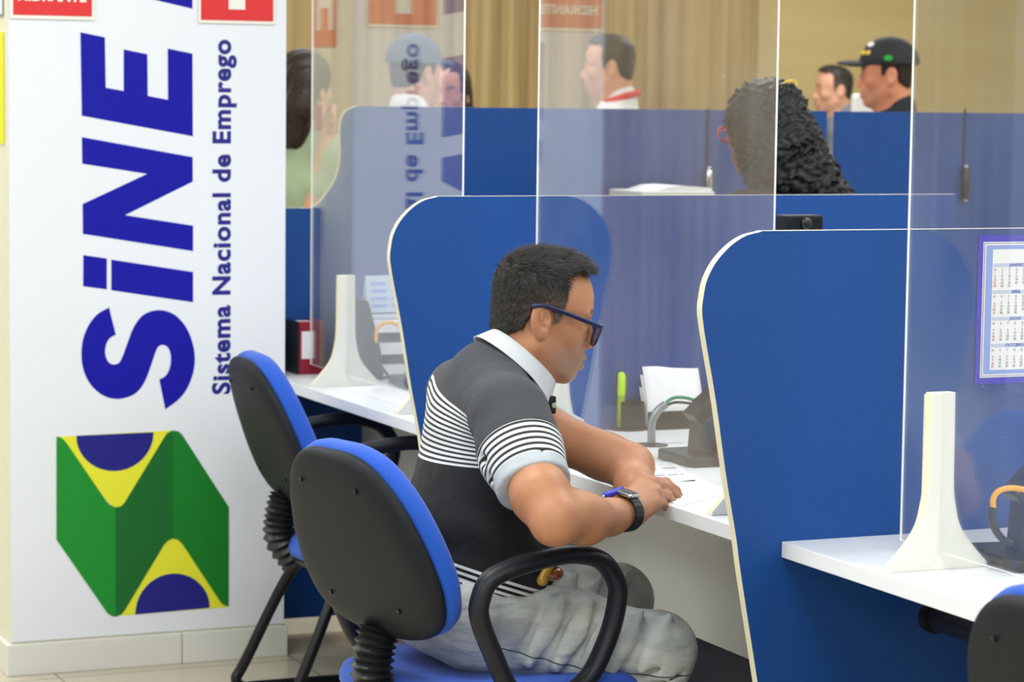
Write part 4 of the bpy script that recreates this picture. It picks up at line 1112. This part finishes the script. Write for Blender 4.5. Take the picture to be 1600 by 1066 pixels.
# collar: a folded band around the neck, higher at the nape
M['collar'] = mat('pale_grey_knit', (206, 210, 212), .8, bump=(900, .3, .0005))
bk, fr = aty(773, 519, 4.33), aty(860, 604, 4.33)
cc = (bk+fr)/2; e1 = unit(fr-bk); a_ = np.linalg.norm(fr-bk)/2; e2 = V3(0, 1, 0); nn = unit(np.cross(e1, e2)); nn = nn if nn[2] > 0 else -nn
bm = bmesh.new(); N = 48; rings = []
for (da, db, dn) in ((-.008, -.008, -.02), (-.006, -.006, .0), (-.002, -.002, .006), (.003, .003, .005), (.010, .010, -.008), (.019, .019, -.026), (.0205, .0205, -.0275), (.018, .018, -.028), (.006, .006, -.012)):
    ring = []
    for k in range(N):
        f = 2*pi*(k+.5)/N; c1, s1 = math.cos(f), math.sin(f)
        gap = .012*max(0, c1)**8
        p = cc+e1*(a_+da)*c1+e2*(.057+db)*s1*(1-.25*max(0, c1)**3)+nn*(dn*(1+.3*max(0, c1)))
        ring.append(bm.verts.new(tuple(p-np.array(man.location))))
    rings.append(ring)
for A_, B_ in zip(rings, rings[1:]):
    for k in range(N):
        if k == N-1: continue
        bm.faces.new((A_[k], A_[(k+1) % N], B_[(k+1) % N], B_[k]))
o = mesh_obj('collar', bm, 'collar', man, smooth=True)
# placket with a button peeping out below the collar
pl = aty(858, 628, 4.31)-np.array(man.location)
boxo('placket', (pl[0]-.012, pl[1]-.02, pl[2]-.02), (pl[0]+.006, pl[1]+.02, pl[2]+.012), 'shirt_black', man, bevel=.003)
mesh_obj('button', lathe([(.0045, 0), (.005, .001), (.004, .002)], 16, c=(pl[0]-.0, pl[1]-.0215, pl[2]-.004), basis=Matrix(((1, 0, 0), (0, 0, -1), (0, 1, 0)))), 'shirt_green', man, smooth=True)

# trousers
m, nt, b = nodes_mat('washed_grey_denim')
tc = nt.nodes.new('ShaderNodeTexCoord'); n = nt.nodes.new('ShaderNodeTexNoise'); n.inputs['Scale'].default_value = 13; n.inputs['Detail'].default_value = 6
nt.links.new(tc.outputs['Object'], n.inputs[0]); rp = nt.nodes.new('ShaderNodeValToRGB'); rp.color_ramp.elements[0].position = .32; rp.color_ramp.elements[1].position = .68
rp.color_ramp.elements[0].color = lin((146, 152, 152)); rp.color_ramp.elements[1].color = lin((206, 208, 200)); nt.links.new(n.outputs['Fac'], rp.inputs[0])
sm = nt.nodes.new('ShaderNodeAttribute'); sm.attribute_name = 'seam'
x = nt.nodes.new('ShaderNodeMix'); x.data_type = 'RGBA'; x.inputs[7].default_value = lin((78, 82, 84))
nt.links.new(mth(nt, 'LESS_THAN', mth(nt, 'ABSOLUTE', sm.outputs['Fac']), .0013), x.inputs[0]); nt.links.new(rp.outputs[0], x.inputs[6]); nt.links.new(x.outputs[2], b.inputs['Base Color'])
b.inputs['Roughness'].default_value = .85
n2 = nt.nodes.new('ShaderNodeTexNoise'); n2.inputs['Scale'].default_value = 500; nt.links.new(tc.outputs['Object'], n2.inputs[0])
mp = nt.nodes.new('ShaderNodeMapping'); mp.inputs['Rotation'].default_value = (0, R_(40), 0); mp.inputs['Scale'].default_value = (9, 14, 38); nt.links.new(tc.outputs['Object'], mp.inputs[0])
n3 = nt.nodes.new('ShaderNodeTexNoise'); n3.inputs['Scale'].default_value = 1; n3.inputs['Detail'].default_value = 2; nt.links.new(mp.outputs[0], n3.inputs[0])
bp = nt.nodes.new('ShaderNodeBump'); bp.inputs['Strength'].default_value = .4; bp.inputs['Distance'].default_value = .0006; nt.links.new(n2.outputs['Fac'], bp.inputs['Height'])
bp2 = nt.nodes.new('ShaderNodeBump'); bp2.inputs['Strength'].default_value = .8; bp2.inputs['Distance'].default_value = .012; nt.links.new(n3.outputs['Fac'], bp2.inputs['Height']); nt.links.new(bp.outputs['Normal'], bp2.inputs['Normal']); nt.links.new(bp2.outputs['Normal'], b.inputs['Normal'])
M['denim'] = m
T = Solid()
T.ell((1.775, 4.32, .505), (.128, .175, .095), None, .03)
T.ell((1.755, 4.32, .545), (.112, .165, .05), None, .05)
legs = ((V3(1.79, 4.235, .487), V3(2.085, 4.145, .437), V3(2.02, 4.12, .12)), (V3(1.80, 4.415, .487), V3(2.15, 4.45, .468), V3(2.12, 4.45, .12)))
for hp, kn, an in legs:
    T.chain([hp, hp*.5+kn*.5, kn], [.090, .080, .063], .03)
    T.chain([kn, kn*.45+an*.55, an], [.064, .060, .062], .02)
    T.ell(kn+V3(.008, 0, .0), (.058, .060, .056), None, .03)
    for j in range(5):     # creases behind the knee and over the thigh
        u = .18+.16*j; q = hp*(1-u)+kn*u; r = .088-.02*u
        a = q+V3(-.035, -r*1.02, -.045); b_ = q+V3(.030, -r*.85, .062)
        T.cone(a, b_, .007, .004, .02, 's'); T.cone(a+V3(.026, 0, 0), b_+V3(.026, 0, 0), .007, .004, .024)
    for j in range(3):
        q = kn+V3(-.03, -.062, -.025-.028*j); T.cone(q+V3(-.035, .01, -.012), q+V3(.05, .006, .022), .006, .003, .016, 's')
T.ell((1.80, 4.32, .565), (.10, .16, .028), None, .02, 's')
def seam(V):
    hp, kn, an = legs[0]; ax = unit(kn-hp); Q = V-hp; u = Q@ax; side = Q[:, 2]-u*ax[2]
    return np.where((V[:, 1] < 4.3) & (u > -.02), side+.018+.02*np.sin(u*7), 1)
Vb, Fb = polygonise(T, (1.60, 4.0, .09), (2.30, 4.58, .66), .0042)
tr = raw_mesh('trousers', relax(Vb, Fb, 1), Fb, 'denim', man, {'seam': seam})
# belt and belt loop
bm = bmesh.new()
pth = [(1.775+.108*math.cos(f)-1.80, .156*math.sin(f), .553+.012*math.cos(f)) for f in [2*pi*i/40 for i in range(40)]]
mesh_obj('belt', tube(pth, .014, 10, closed=True, up=(0, 0, 1), rb=.004), 'shirt_black', man, smooth=True)
lp = aty(717, 935, 4.19)-np.array(man.location)
mesh_obj('belt_loop', tube([lp+V3(-.003, -.01, .03), lp+V3(0, -.016, .005), lp+V3(.003, -.012, -.02)], .0055, 8, rb=.002), 'denim', man)
# shoes
for hp, kn, an in legs:
    T = Solid(); T.chain([an+V3(-.03, 0, -.075), an+V3(.06, 0, -.08), an+V3(.16, 0, -.085)], [.042, .040, .032], .02); T.cone(an+V3(-.01, 0, 0), an+V3(0, 0, -.06), .045, .045, .02)
    T.plane((0, 0, .002), (0, 0, -1), .004)
    solid_obj('shoe', T, an+V3(-.12, -.08, -.13), an+V3(.24, .08, .06), .006, 'black_plastic', man)
# glasses: dark blue half rim frame
M['glasses'] = mat('dark_blue_frame', (22, 30, 74), .3); M['lens'] = acrylic('spectacle_lens', .0); 
m, nt, b = nodes_mat('tinted_lens'); b.inputs['Base Color'].default_value = lin((40, 46, 60)); b.inputs['Roughness'].default_value = .05; b.inputs['Alpha'].default_value = .55; M['lens'] = m
HW = lambda x, y, z: tuple(H0+HB@V3(x, y, z)-np.array(man.location))
gl = thing('glasses', None, None, (0, 0, 0)); gl.parent = man
for y in (-1, 1):
    p = [HW(-.030, y*.0800, .020), HW(-.010, y*.0835, .026), HW(.03, y*.0815, .0200), HW(.100, y*.0710, .0060), HW(.1075, y*.0660, .0050)]
    mesh_obj('temple_arm', tube(catmull(p, 6), .0040, 10, rb=.0018, up=tuple(HB[:, 2])), 'glasses', gl, smooth=True)
    rim = [(.109+dx_, yy_, zz_-.011) for dx_, yy_, zz_ in ((-.001, y*.062, .017), (.001, y*.036, .0195), (.0025, y*.012, .016), (.0015, y*.009, .004), (-.001, y*.016, -.016), (-.003, y*.036, -.021), (-.005, y*.056, -.015), (-.003, y*.064, .003))]
    rp_ = [HW(*q) for q in catmull(rim, 4, closed=True)]
    mesh_obj('rim', tube(rp_, .0021, 8, closed=True), 'glasses', gl, smooth=True)
    bm = bmesh.new(); f0 = bm.faces.new([bm.verts.new(q) for q in rp_]); 
    lo2 = mesh_obj('lens', bm, 'lens', gl); md = lo2.modifiers.new('t', 'SOLIDIFY'); md.thickness = .0016
mesh_obj('bridge', tube([HW(.111, -.011, .001), HW(.114, 0, .004), HW(.111, .011, .001)], .002, 8), 'glasses', gl, smooth=True)
boxo_l = HW(.082, -.0725, .017)
# watch on the right wrist
wd = unit(Rwr-Rel); up_ = unit(V3(0, -.25, 1)-wd*(V3(0, -.25, 1)@wd)); sd = np.cross(wd, up_)
wc = Rel*.11+Rwr*.89+V3(0, 0, -.001)
wt = thing('wristwatch', 'dark wristwatch with a square face on the right wrist of the seated man', 'watch', tuple(wc))
pts = [tuple((up_*math.cos(f)*.0315+sd*math.sin(f)*.0335)) for f in [2*pi*i/48 for i in range(48)]]
m = M['watch_band'] = mat('gunmetal_band', (42, 46, 56), .4, metal=.6)
bm = bmesh.new()
for i in range(24):
    f = 2*pi*i/24; c0_ = up_*math.cos(f)*.0318+sd*math.sin(f)*.0335; tn = unit(-up_*math.sin(f)+sd*math.cos(f)); nr = unit(c0_)
    vs = []
    for a1 in (-.0118, .0118):
        for b1 in (-.0040, .0040):
            for c1 in (-.0012, .0014): vs.append(bm.verts.new(tuple(c0_+wd*a1+tn*b1+nr*c1)))
    for q in ((0, 1, 3, 2), (4, 6, 7, 5), (0, 4, 5, 1), (2, 3, 7, 6), (0, 2, 6, 4), (1, 5, 7, 3)): bm.faces.new([vs[i_] for i_ in q])
core = tube(pts, .0085, 6, closed=True, up=tuple(wd), rb=.0010, bm=bm)
mesh_obj('band', bm, 'watch_band', wt)
def obox(name, c, ax3, half_, m, parent, bevel=0):
    bm = bmesh.new(); box(bm, [-h_ for h_ in half_], half_)
    bm.transform(Matrix([[ax3[0][i], ax3[1][i], ax3[2][i], c[i]] for i in range(3)]+[[0, 0, 0, 1]])); return mesh_obj(name, bm, m, parent, bevel=bevel)
fu = unit(up_*.9+sd*-.1)
obox('case', up_*.0345, (wd, sd, up_), (.0165, .0165, .0038), 'chrome', wt, .003); obox('dial', up_*.0386, (wd, sd, up_), (.0125, .0125, .0006), 'ink_blue_dark' if False else 'black_plastic', wt, .001)
# blue pen held in the left hand
pc = aty(950, 773, 4.045)
pn = thing('pen', 'blue pen poking out above the right forearm of the seated man', 'pen', tuple(pc))
dr = unit(aty(962, 769, 4.06)-aty(938, 778, 4.03))
Rm = Vector((0, 0, 1)).rotation_difference(Vector(dr)).to_matrix()
mesh_obj('barrel', lathe([(.002, -.016), (.0055, -.010), (.0058, .03), (.005, .05)], 14, basis=Rm), 'cal_blue', pn, smooth=True)
mesh_obj('cap_tip', lathe([(.001, -.0185), (.0024, -.0155)], 12, basis=Rm), 'sign_white', pn, smooth=True)
# small leather key case on his lap
kc = aty(860, 893, 4.13)
kt = thing('key_case', 'small golden brown leather case at the waist of the seated man', 'case', tuple(kc))
M['leather'] = mat('brown_leather', (120, 62, 34), .3, noise=(40, .3), coat=.5); M['brass'] = mat('golden_cloth', (196, 156, 56), .35, noise=(90, .35), metal=.3)
T = Solid(); T.ell(kc+V3(.004, -.004, -.006), (.016, .012, .010), None, .01); T.ell(kc+V3(.012, 0, -.002), (.010, .012, .009), None, .01)
solid_obj('leather_body', T, kc-.04, kc+.04, .0025, 'leather', kt)
T = Solid(); T.cone(kc+V3(-.018, -.006, -.014), kc+V3(-.006, -.006, .010), .010, .008, .01); T.cone(kc+V3(-.004, -.002, .012), kc+V3(.016, -.002, .015), .006, .005, .01); T.fn(lambda P: -.002*np.sin(P[:, 0]*700)*np.sin(P[:, 2]*600)-.02, .002, 'x')
solid_obj('golden_flap', T, kc-.04, kc+.04, .0025, 'brass', kt)

# ------------------------------------------------------------------ people in the background
def figure(label, hpx, yw, head_yaw, body_yaw, skin, shirt_m, trouser_m='trouser_dark', pitch=0, s=1.0, female=False, seated=False, lean=0.0, arms=None, hair='short', hair_m='hair_black', long_sleeve=False, sh=.185):
    """hpx: where the head centre is seen in the photo on the plane y == yw"""
    H = np.array(at(hpx[0], hpx[1], 1, yw)); B = basis(head_yaw, pitch); Bb = basis(body_yaw)
    t = thing('person', label, 'person', (float(H[0]), float(H[1]), 0))
    F, Lf, U = Bb[:, 0], Bb[:, 1], Bb[:, 2]; Z = np.array([0, 0, 1.])
    nb = H-Z*.155*s-F*(.02+lean*.3)                       # base of the neck
    ch = nb-Z*.20*s-F*lean*.5; wa = nb-Z*.42*s-F*lean; hp = nb-Z*.55*s-F*lean
    hipz = hp[2]
    S = Solid(); add_head(S, H, B, s, neck_to=nb, neck_r=.048 if female else .056, female=female)
    BB = Bb
    S.ell(ch, (.095*s, .150*s, .17*s), BB, .04); S.ell(wa, (.09*s, .125*s, .13*s), BB, .05); S.ell(hp, (.10*s, .145*s, .10*s), BB, .05)
    P_arm = []; PA = nb
    for sd in (1, -1):
        shp = nb+Lf*sd*sh*s-Z*.055*s; el = shp-Z*.27*s+Lf*sd*.05+F*.02; wr = el-Z*.20*s+F*.12*s
        if arms and arms.get(sd): el, wr = [np.array(v) for v in arms[sd]]
        P_arm.append((shp, el, wr))
        S.chain([shp, el, wr], [.042*s, .036*s, .025*s], .02)
        dr = unit(wr-el); sdv = unit(np.cross(dr, Z)+1e-6)
        for k in range(4):
            b0 = wr+dr*.05+sdv*(.018-.012*k); S.cone(wr, b0, .017*s, .012*s, .012); S.chain([b0, b0+dr*.035-Z*.008, b0+dr*.05-Z*.026], [.0088*s, .0082*s, .007*s], .004)
        S.chain([wr+sdv*.012, wr+dr*.03+sdv*.034, wr+dr*.055+sdv*.036], [.014*s, .010*s, .0085*s], .006)
    lg = []
    for sd in (1, -1):
        h0 = hp+Lf*sd*.085*s
        if seated: kn = h0+F*.40*s; an = np.array([kn[0], kn[1], .09])-F*.05
        else: kn = np.array([h0[0], h0[1], hipz*.54])+F*.01; an = np.array([h0[0], h0[1], .09])
        lg.append((h0, kn, an)); S.chain([h0, kn, an], [.072*s, .05*s, .036*s], .02)
    lo_ = np.min([H-.2, nb-.36, hp-.3]+[a[2]-.12 for a in P_arm]+[a[1]-.1 for a in P_arm]+[l[1]-.1 for l in lg]+[l[2]-.05 for l in lg], axis=0); hi_ = np.max([H+.2, nb+.36, hp+.3]+[a[2]+.12 for a in P_arm]+[a[1]+.1 for a in P_arm]+[l[1]+.1 for l in lg], axis=0)
    raw = polygonise(S, lo_, hi_, .0072)
    raw_mesh('body', raw[0], raw[1], skin, t, head_attrs(H, B, s, 0.0 if female else .25))
    T = Solid(); T.ell(ch, (.118*s, .172*s, .19*s), BB, .04); T.ell(wa, (.112*s, .150*s, .15*s), BB, .06); T.ell(hp+Z*.03, (.118*s, .162*s, .08*s), BB, .05)
    T.cone(nb-Z*.02, nb+Z*.045*s-F*.012, .074*s, .064*s, .03)
    for shp, el, wr in P_arm:
        T.cone(nb-Z*.03, shp, .058*s, .058*s, .05)
        e_ = el if long_sleeve else shp*.38+el*.62
        T.cone(shp, e_, .060*s, .054*s, .03)
        if long_sleeve: T.cone(el, wr, .052*s, .036*s, .02)
    def tf(P):
        d = T(P)+.0025*np.sin(P[:, 0]*40+P[:, 2]*34)*np.sin(P[:, 1]*37-P[:, 2]*21)
        e = hp[2]-.03-P[:, 2]; return np.maximum(d, e)
    V, Fq = polygonise(tf, lo_, hi_, .0085); raw_mesh('shirt', relax(V, Fq, 1), Fq, shirt_m, t)
    T2 = Solid(); T2.ell(hp, (.112*s, .160*s, .11*s), BB, .03)
    for h0, kn, an in lg: T2.chain([h0, kn, an], [.088*s, .066*s, .055*s], .03)
    V, Fq = polygonise(T2, lo_, hi_, .011); raw_mesh('trousers', relax(V, Fq, 1), Fq, trouser_m, t)
    if hair == 'short': short_hair(t, H, B, s, hair_m, .0048, thick=.012, grey=(hair_m == 'hair_grey'))
    return t, H, B, nb
def locp(t, H, B):
    o_ = np.array(t.location); return lambda x, y, z: H+B@np.array([x, y, z], float)-o_
def cap(t, H, B, s, m, parent_name='cap'):
    def f(P):
        X = ((P-H)@B)/s
        a = Solid(); a.ell((.004, 0, .046), (.103, .088, .092)); d = a(X)
        e = .040-X[:, 2]+.10*np.maximum(-X[:, 0]-.03, 0)*0; d = np.maximum(d, e)
        b_ = Solid(); b_.ell((.115, 0, .046), (.070, .066, .010)); q = b_(X-np.stack([X[:, 0]*0, X[:, 0]*0, -.5*X[:, 1]**2/.1*.5], 1))
        return np.minimum(d, q)*s
    V, Fq = polygonise(f, H-.2, H+.22, .0045)
    c_ = raw_mesh(parent_name, relax(V, Fq, 1), Fq, m, t); return c_
def long_hair(t, H, B, s, m, pts, curl=.0, name='hair', h=.006, face_x=.035):
    """pts: list of (x, y, z, r) blobs in the head frame below the skull cap"""
    def f(P):
        X = ((P-H)@B)/s
        a = Solid(); a.ell((-.004, 0, .042), (.098, .088, .090))
        d = a(X); fc = poly_sd(np.stack([X[:, 0], X[:, 2]], 1), [(face_x, .085), (face_x+.005, .02), (face_x-.01, -.06), (face_x-.01, -.2), (.3, -.2), (.3, .085)])
        d = np.maximum(d, -fc)
        b_ = Solid()
        for i in range(len(pts)-1):
            if pts[i+1] is None or pts[i] is None: continue
            b_.cone(pts[i][:3], pts[i+1][:3], pts[i][3], pts[i+1][3], .03)
        q = b_(X); q = np.maximum(q, -fc) if curl == 0 else q
        k = .02; hh = np.maximum(k-np.abs(d-q), 0)/k; d = np.minimum(d, q)-hh*hh*k*.25
        if curl: d = d+curl*np.sin(X[:, 0]*150+3*np.sin(X[:, 2]*70))*np.sin(X[:, 1]*140+2*np.sin(X[:, 2]*90))*np.sin(X[:, 2]*120+X[:, 0]*60)-curl*.3
        else: d = d+.0025*np.sin(X[:, 1]*220+X[:, 0]*160)
        return d*s
    V, Fq = polygonise(f, H-.55*s, H+.40*s, h)
    return raw_mesh(name, V, Fq, m, t, {'shade': lambda V_: .5*np.random.default_rng(5).random(len(V_))})

# clerk with long curly hair on the staff side
t, H, B, nb = figure('person with long curly black hair and a gold clip, seated behind the middle partition', (1196, 205), 5.78, 334, 330, 'skin_dark', 'shirt_black', female=True, seated=True, lean=.12, pitch=6, s=.96, hair=None, long_sleeve=True)
g_ = [(.02, .055, .03, .05), (-.01, .06, -.05, .045), (-.03, .05, -.13, .05), None, (-.03, .04, .03, .06), (-.06, .04, -.05, .058), (-.08, .04, -.13, .06), None, (.0, -.055, .03, .05), (-.02, -.065, -.05, .048), (-.05, -.07, -.12, .055), (-.09, -.07, -.20, .06), (-.10, -.09, -.28, .06), None, (-.05, 0, .05, .065), (-.09, 0, -.04, .062), (-.12, -.01, -.13, .066), (-.15, -.03, -.21, .068), (-.16, -.06, -.29, .062)]
def cl(pts):
    out = []
    for i, p in enumerate(pts): out.append(p)
    return out
hobj = long_hair(t, H, B, .96, 'hair_black', cl(g_), curl=.011, h=.0052, face_x=.062)
lp_ = locp(t, H, B)
clip_ = [np.array(at(x, y, 1, 5.72))-np.array(t.location) for x, y in [(1219, 134), (1228, 128), (1240, 126), (1245, 131), (1236, 137), (1224, 139)]]
mesh_obj('hair_clip', tube(catmull(clip_, 4, closed=True), .0022, 8, closed=True), 'gold', t, smooth=True)
for y in (-1, 1):
    rim = [lp_(.103, y*.056, .010), lp_(.106, y*.034, .020), lp_(.106, y*.012, .010), lp_(.104, y*.014, -.008), lp_(.102, y*.036, -.018), lp_(.100, y*.056, -.006)]
    mesh_obj('glasses_rim', tube(catmull(rim, 4, closed=True), .0028, 8, closed=True), 'trim_red', t, smooth=True)
    mesh_obj('glasses_arm', tube([lp_(.101, y*.060, .008), lp_(.04, y*.078, .010), lp_(-.01, y*.080, .008)], .0022, 8), 'trim_red', t, smooth=True)
# office chair under her
c4 = copy_tree(chair2); c4['label'] = 'blue office chair under the curly haired clerk behind the middle partition'
hipx = nb-np.array([0, 0, .5])-basis(322)[:, 0]*.12
place(c4, float(hipx[0]), float(hipx[1]), A(322)); c4.location.z = max(0, nb[2]-.55*.96-.10-ZS+.0)

# young man in a white shirt with a red collar
t, H, B, nb = figure('person with short black hair in a white shirt with red collar, facing left', (957, 108), 8.9, 302, 305, 'skin_light', 'shirt_white', s=1.0)
k_ = [nb+B[:, 0]*math.cos(f)*.064+B[:, 1]*math.sin(f)*.066+np.array([0, 0, .048-.02*math.cos(f)])-B[:, 0]*.012-np.array(t.location) for f in [2*pi*i/24 for i in range(24)]]
mesh_obj('red_collar', tube(k_, .013, 8, closed=True), 'trim_red', t, smooth=True)
# man in a slate cap seen from behind
t, H, B, nb = figure('person in a slate grey cap and white shirt, seen from behind through the farthest screen', (645, 118), 8.3, 62, 50, 'skin_light', 'shirt_white', hair='short', hair_m='hair_brown')
cap(t, H, B, 1.02, 'cap_grey')
# woman facing the camera behind him
t, H, B, nb = figure('person with dark hair facing the camera, half hidden behind the slate grey cap', (701, 148), 9.3, 215, 215, 'skin_light', 'shirt_navy', female=True, s=.96, hair=None)
long_hair(t, H, B, .96, 'hair_brown', [(-.03, .055, .0, .035), (-.03, .065, -.12, .035), (-.02, .07, -.22, .03), None, (-.03, -.055, .0, .035), (-.03, -.065, -.12, .035), (-.02, -.07, -.22, .03)], h=.0065, face_x=.06)
# woman in sage green at the far left
Hw = np.array(at(474, 135, 1, 7.9))
fw_ = lambda x, y: tuple(at(x, y, 1, 7.75))
t, H, B, nb = figure('person with long dark hair in a sage green shirt beside the white pillar', (474, 140), 7.9, 55, 60, 'skin_light', 'shirt_green', female=True, s=.97, hair=None, arms={-1: (fw_(492, 330), fw_(512, 205))})
long_hair(t, H, B, .97, 'hair_brown', [(-.05, .03, .02, .06), (-.075, .03, -.06, .05), (-.085, .03, -.15, .045), None, (-.05, -.03, .02, .06), (-.075, -.035, -.06, .05), (-.085, -.03, -.15, .045)], h=.0065, face_x=.05)
c_ = at(497, 184, 1, 7.72)
t = thing('phone', 'small dark red phone held up by the person in the sage green shirt', 'phone', tuple(c_))
boxo('phone_case', (-.012, -.006, -.04), (.012, .006, .04), 'binder_red', t, bevel=.004)
# man in a black cap
t, H, B, nb = figure('person in a black cap with yellow embroidery and a black shirt, facing left', (1391, 120), 8.1, 303, 300, 'skin_red', 'shirt_black', hair='short', hair_m='hair_brown')
c_ = cap(t, H, B, 1.03, 'cap_black')
lp_ = locp(t, H, B)
def cap_patch(name, ang0, z0, w_, h_, m, txt=None, r=(.109, .094)):
    # small raised embroidery on the crown: ang0 from the front towards the wearer's left
    x, y = r[0]*math.cos(ang0), r[1]*math.sin(ang0); nrm = np.array([math.cos(ang0)*.8, math.sin(ang0)*.8, .55]); nrm = unit(nrm)
    fz = math.sqrt(max(.05, 1-((z0-.046)/.092)**2)); p = H+B@np.array([.103*fz*math.cos(ang0)+.004, .088*fz*math.sin(ang0), z0])*1.03; tx_ = B@unit(np.array([-math.sin(ang0), math.cos(ang0), 0])); n_ = B@nrm; ty_ = np.cross(n_, tx_)
    p = p+n_*.002-np.array(t.location)
    if txt: text_mesh(name, txt, h_, m, frame4(p, tx_, ty_), t, offset=.001, extrude=.002)
    else:
        M4 = frame4(p, tx_, ty_); bm = lathe([(w_*.5, -.002), (w_*.5, .001), (w_*.4, .002)], 20); bm.transform(Matrix.Diagonal((1, h_/w_, 1, 1))); bm.transform(M4); mesh_obj(name, bm, m, t)
cap_patch('cap_badge', .6, .108, .036, .020, 'sign_white')
for a0 in (.25, .5, .75): cap_patch('cap_embroidery', a0, .080, .016, .020, 'gold')
cap_patch('cap_flag', 1.55, .062, .030, .024, 'ink_green')
# grey-haired man farther back
t, H, B, nb = figure('person with short grey hair in a grey shirt, farthest back beside the black cap', (1306, 143), 10.2, 285, 300, 'skin_light', 'shirt_grey', hair='short', hair_m='hair_grey', s=.9)
# white high-backed seat between them
p = at(1352, 147, 1, 9.2); a_ = at(1330, 147, 1, 9.2)[0]; b_ = at(1376, 147, 1, 9.2)[0]
t = thing('white_chair', 'white high rounded seat back beside the person in the black cap', 'chair', ((a_+b_)/2, 9.2, 0))
hw = (b_-a_)/2; q = [(-hw, .45)]+[(-hw+.01, p[2]-.01), (-hw+.02, p[2])]+[(hw-.045+.045*math.sin(f), p[2]-.045+.045*math.cos(f)) for f in [i*pi/12 for i in range(7)]]+[(hw, .45)]
mesh_obj('backrest', prism(q, 1, -.02, .02), 'shirt_white', t, bevel=.008); boxo('seat', (-hw, -.45, .42), (hw, .02, .48), 'shirt_white', t, bevel=.01)
for sx in (-1, 1):
    for y in (-.42, -.01): mesh_obj('leg', tube([(sx*hw*.85, y, .42), (sx*hw*.95, y, 0)], .015, 10), 'black_metal', t)
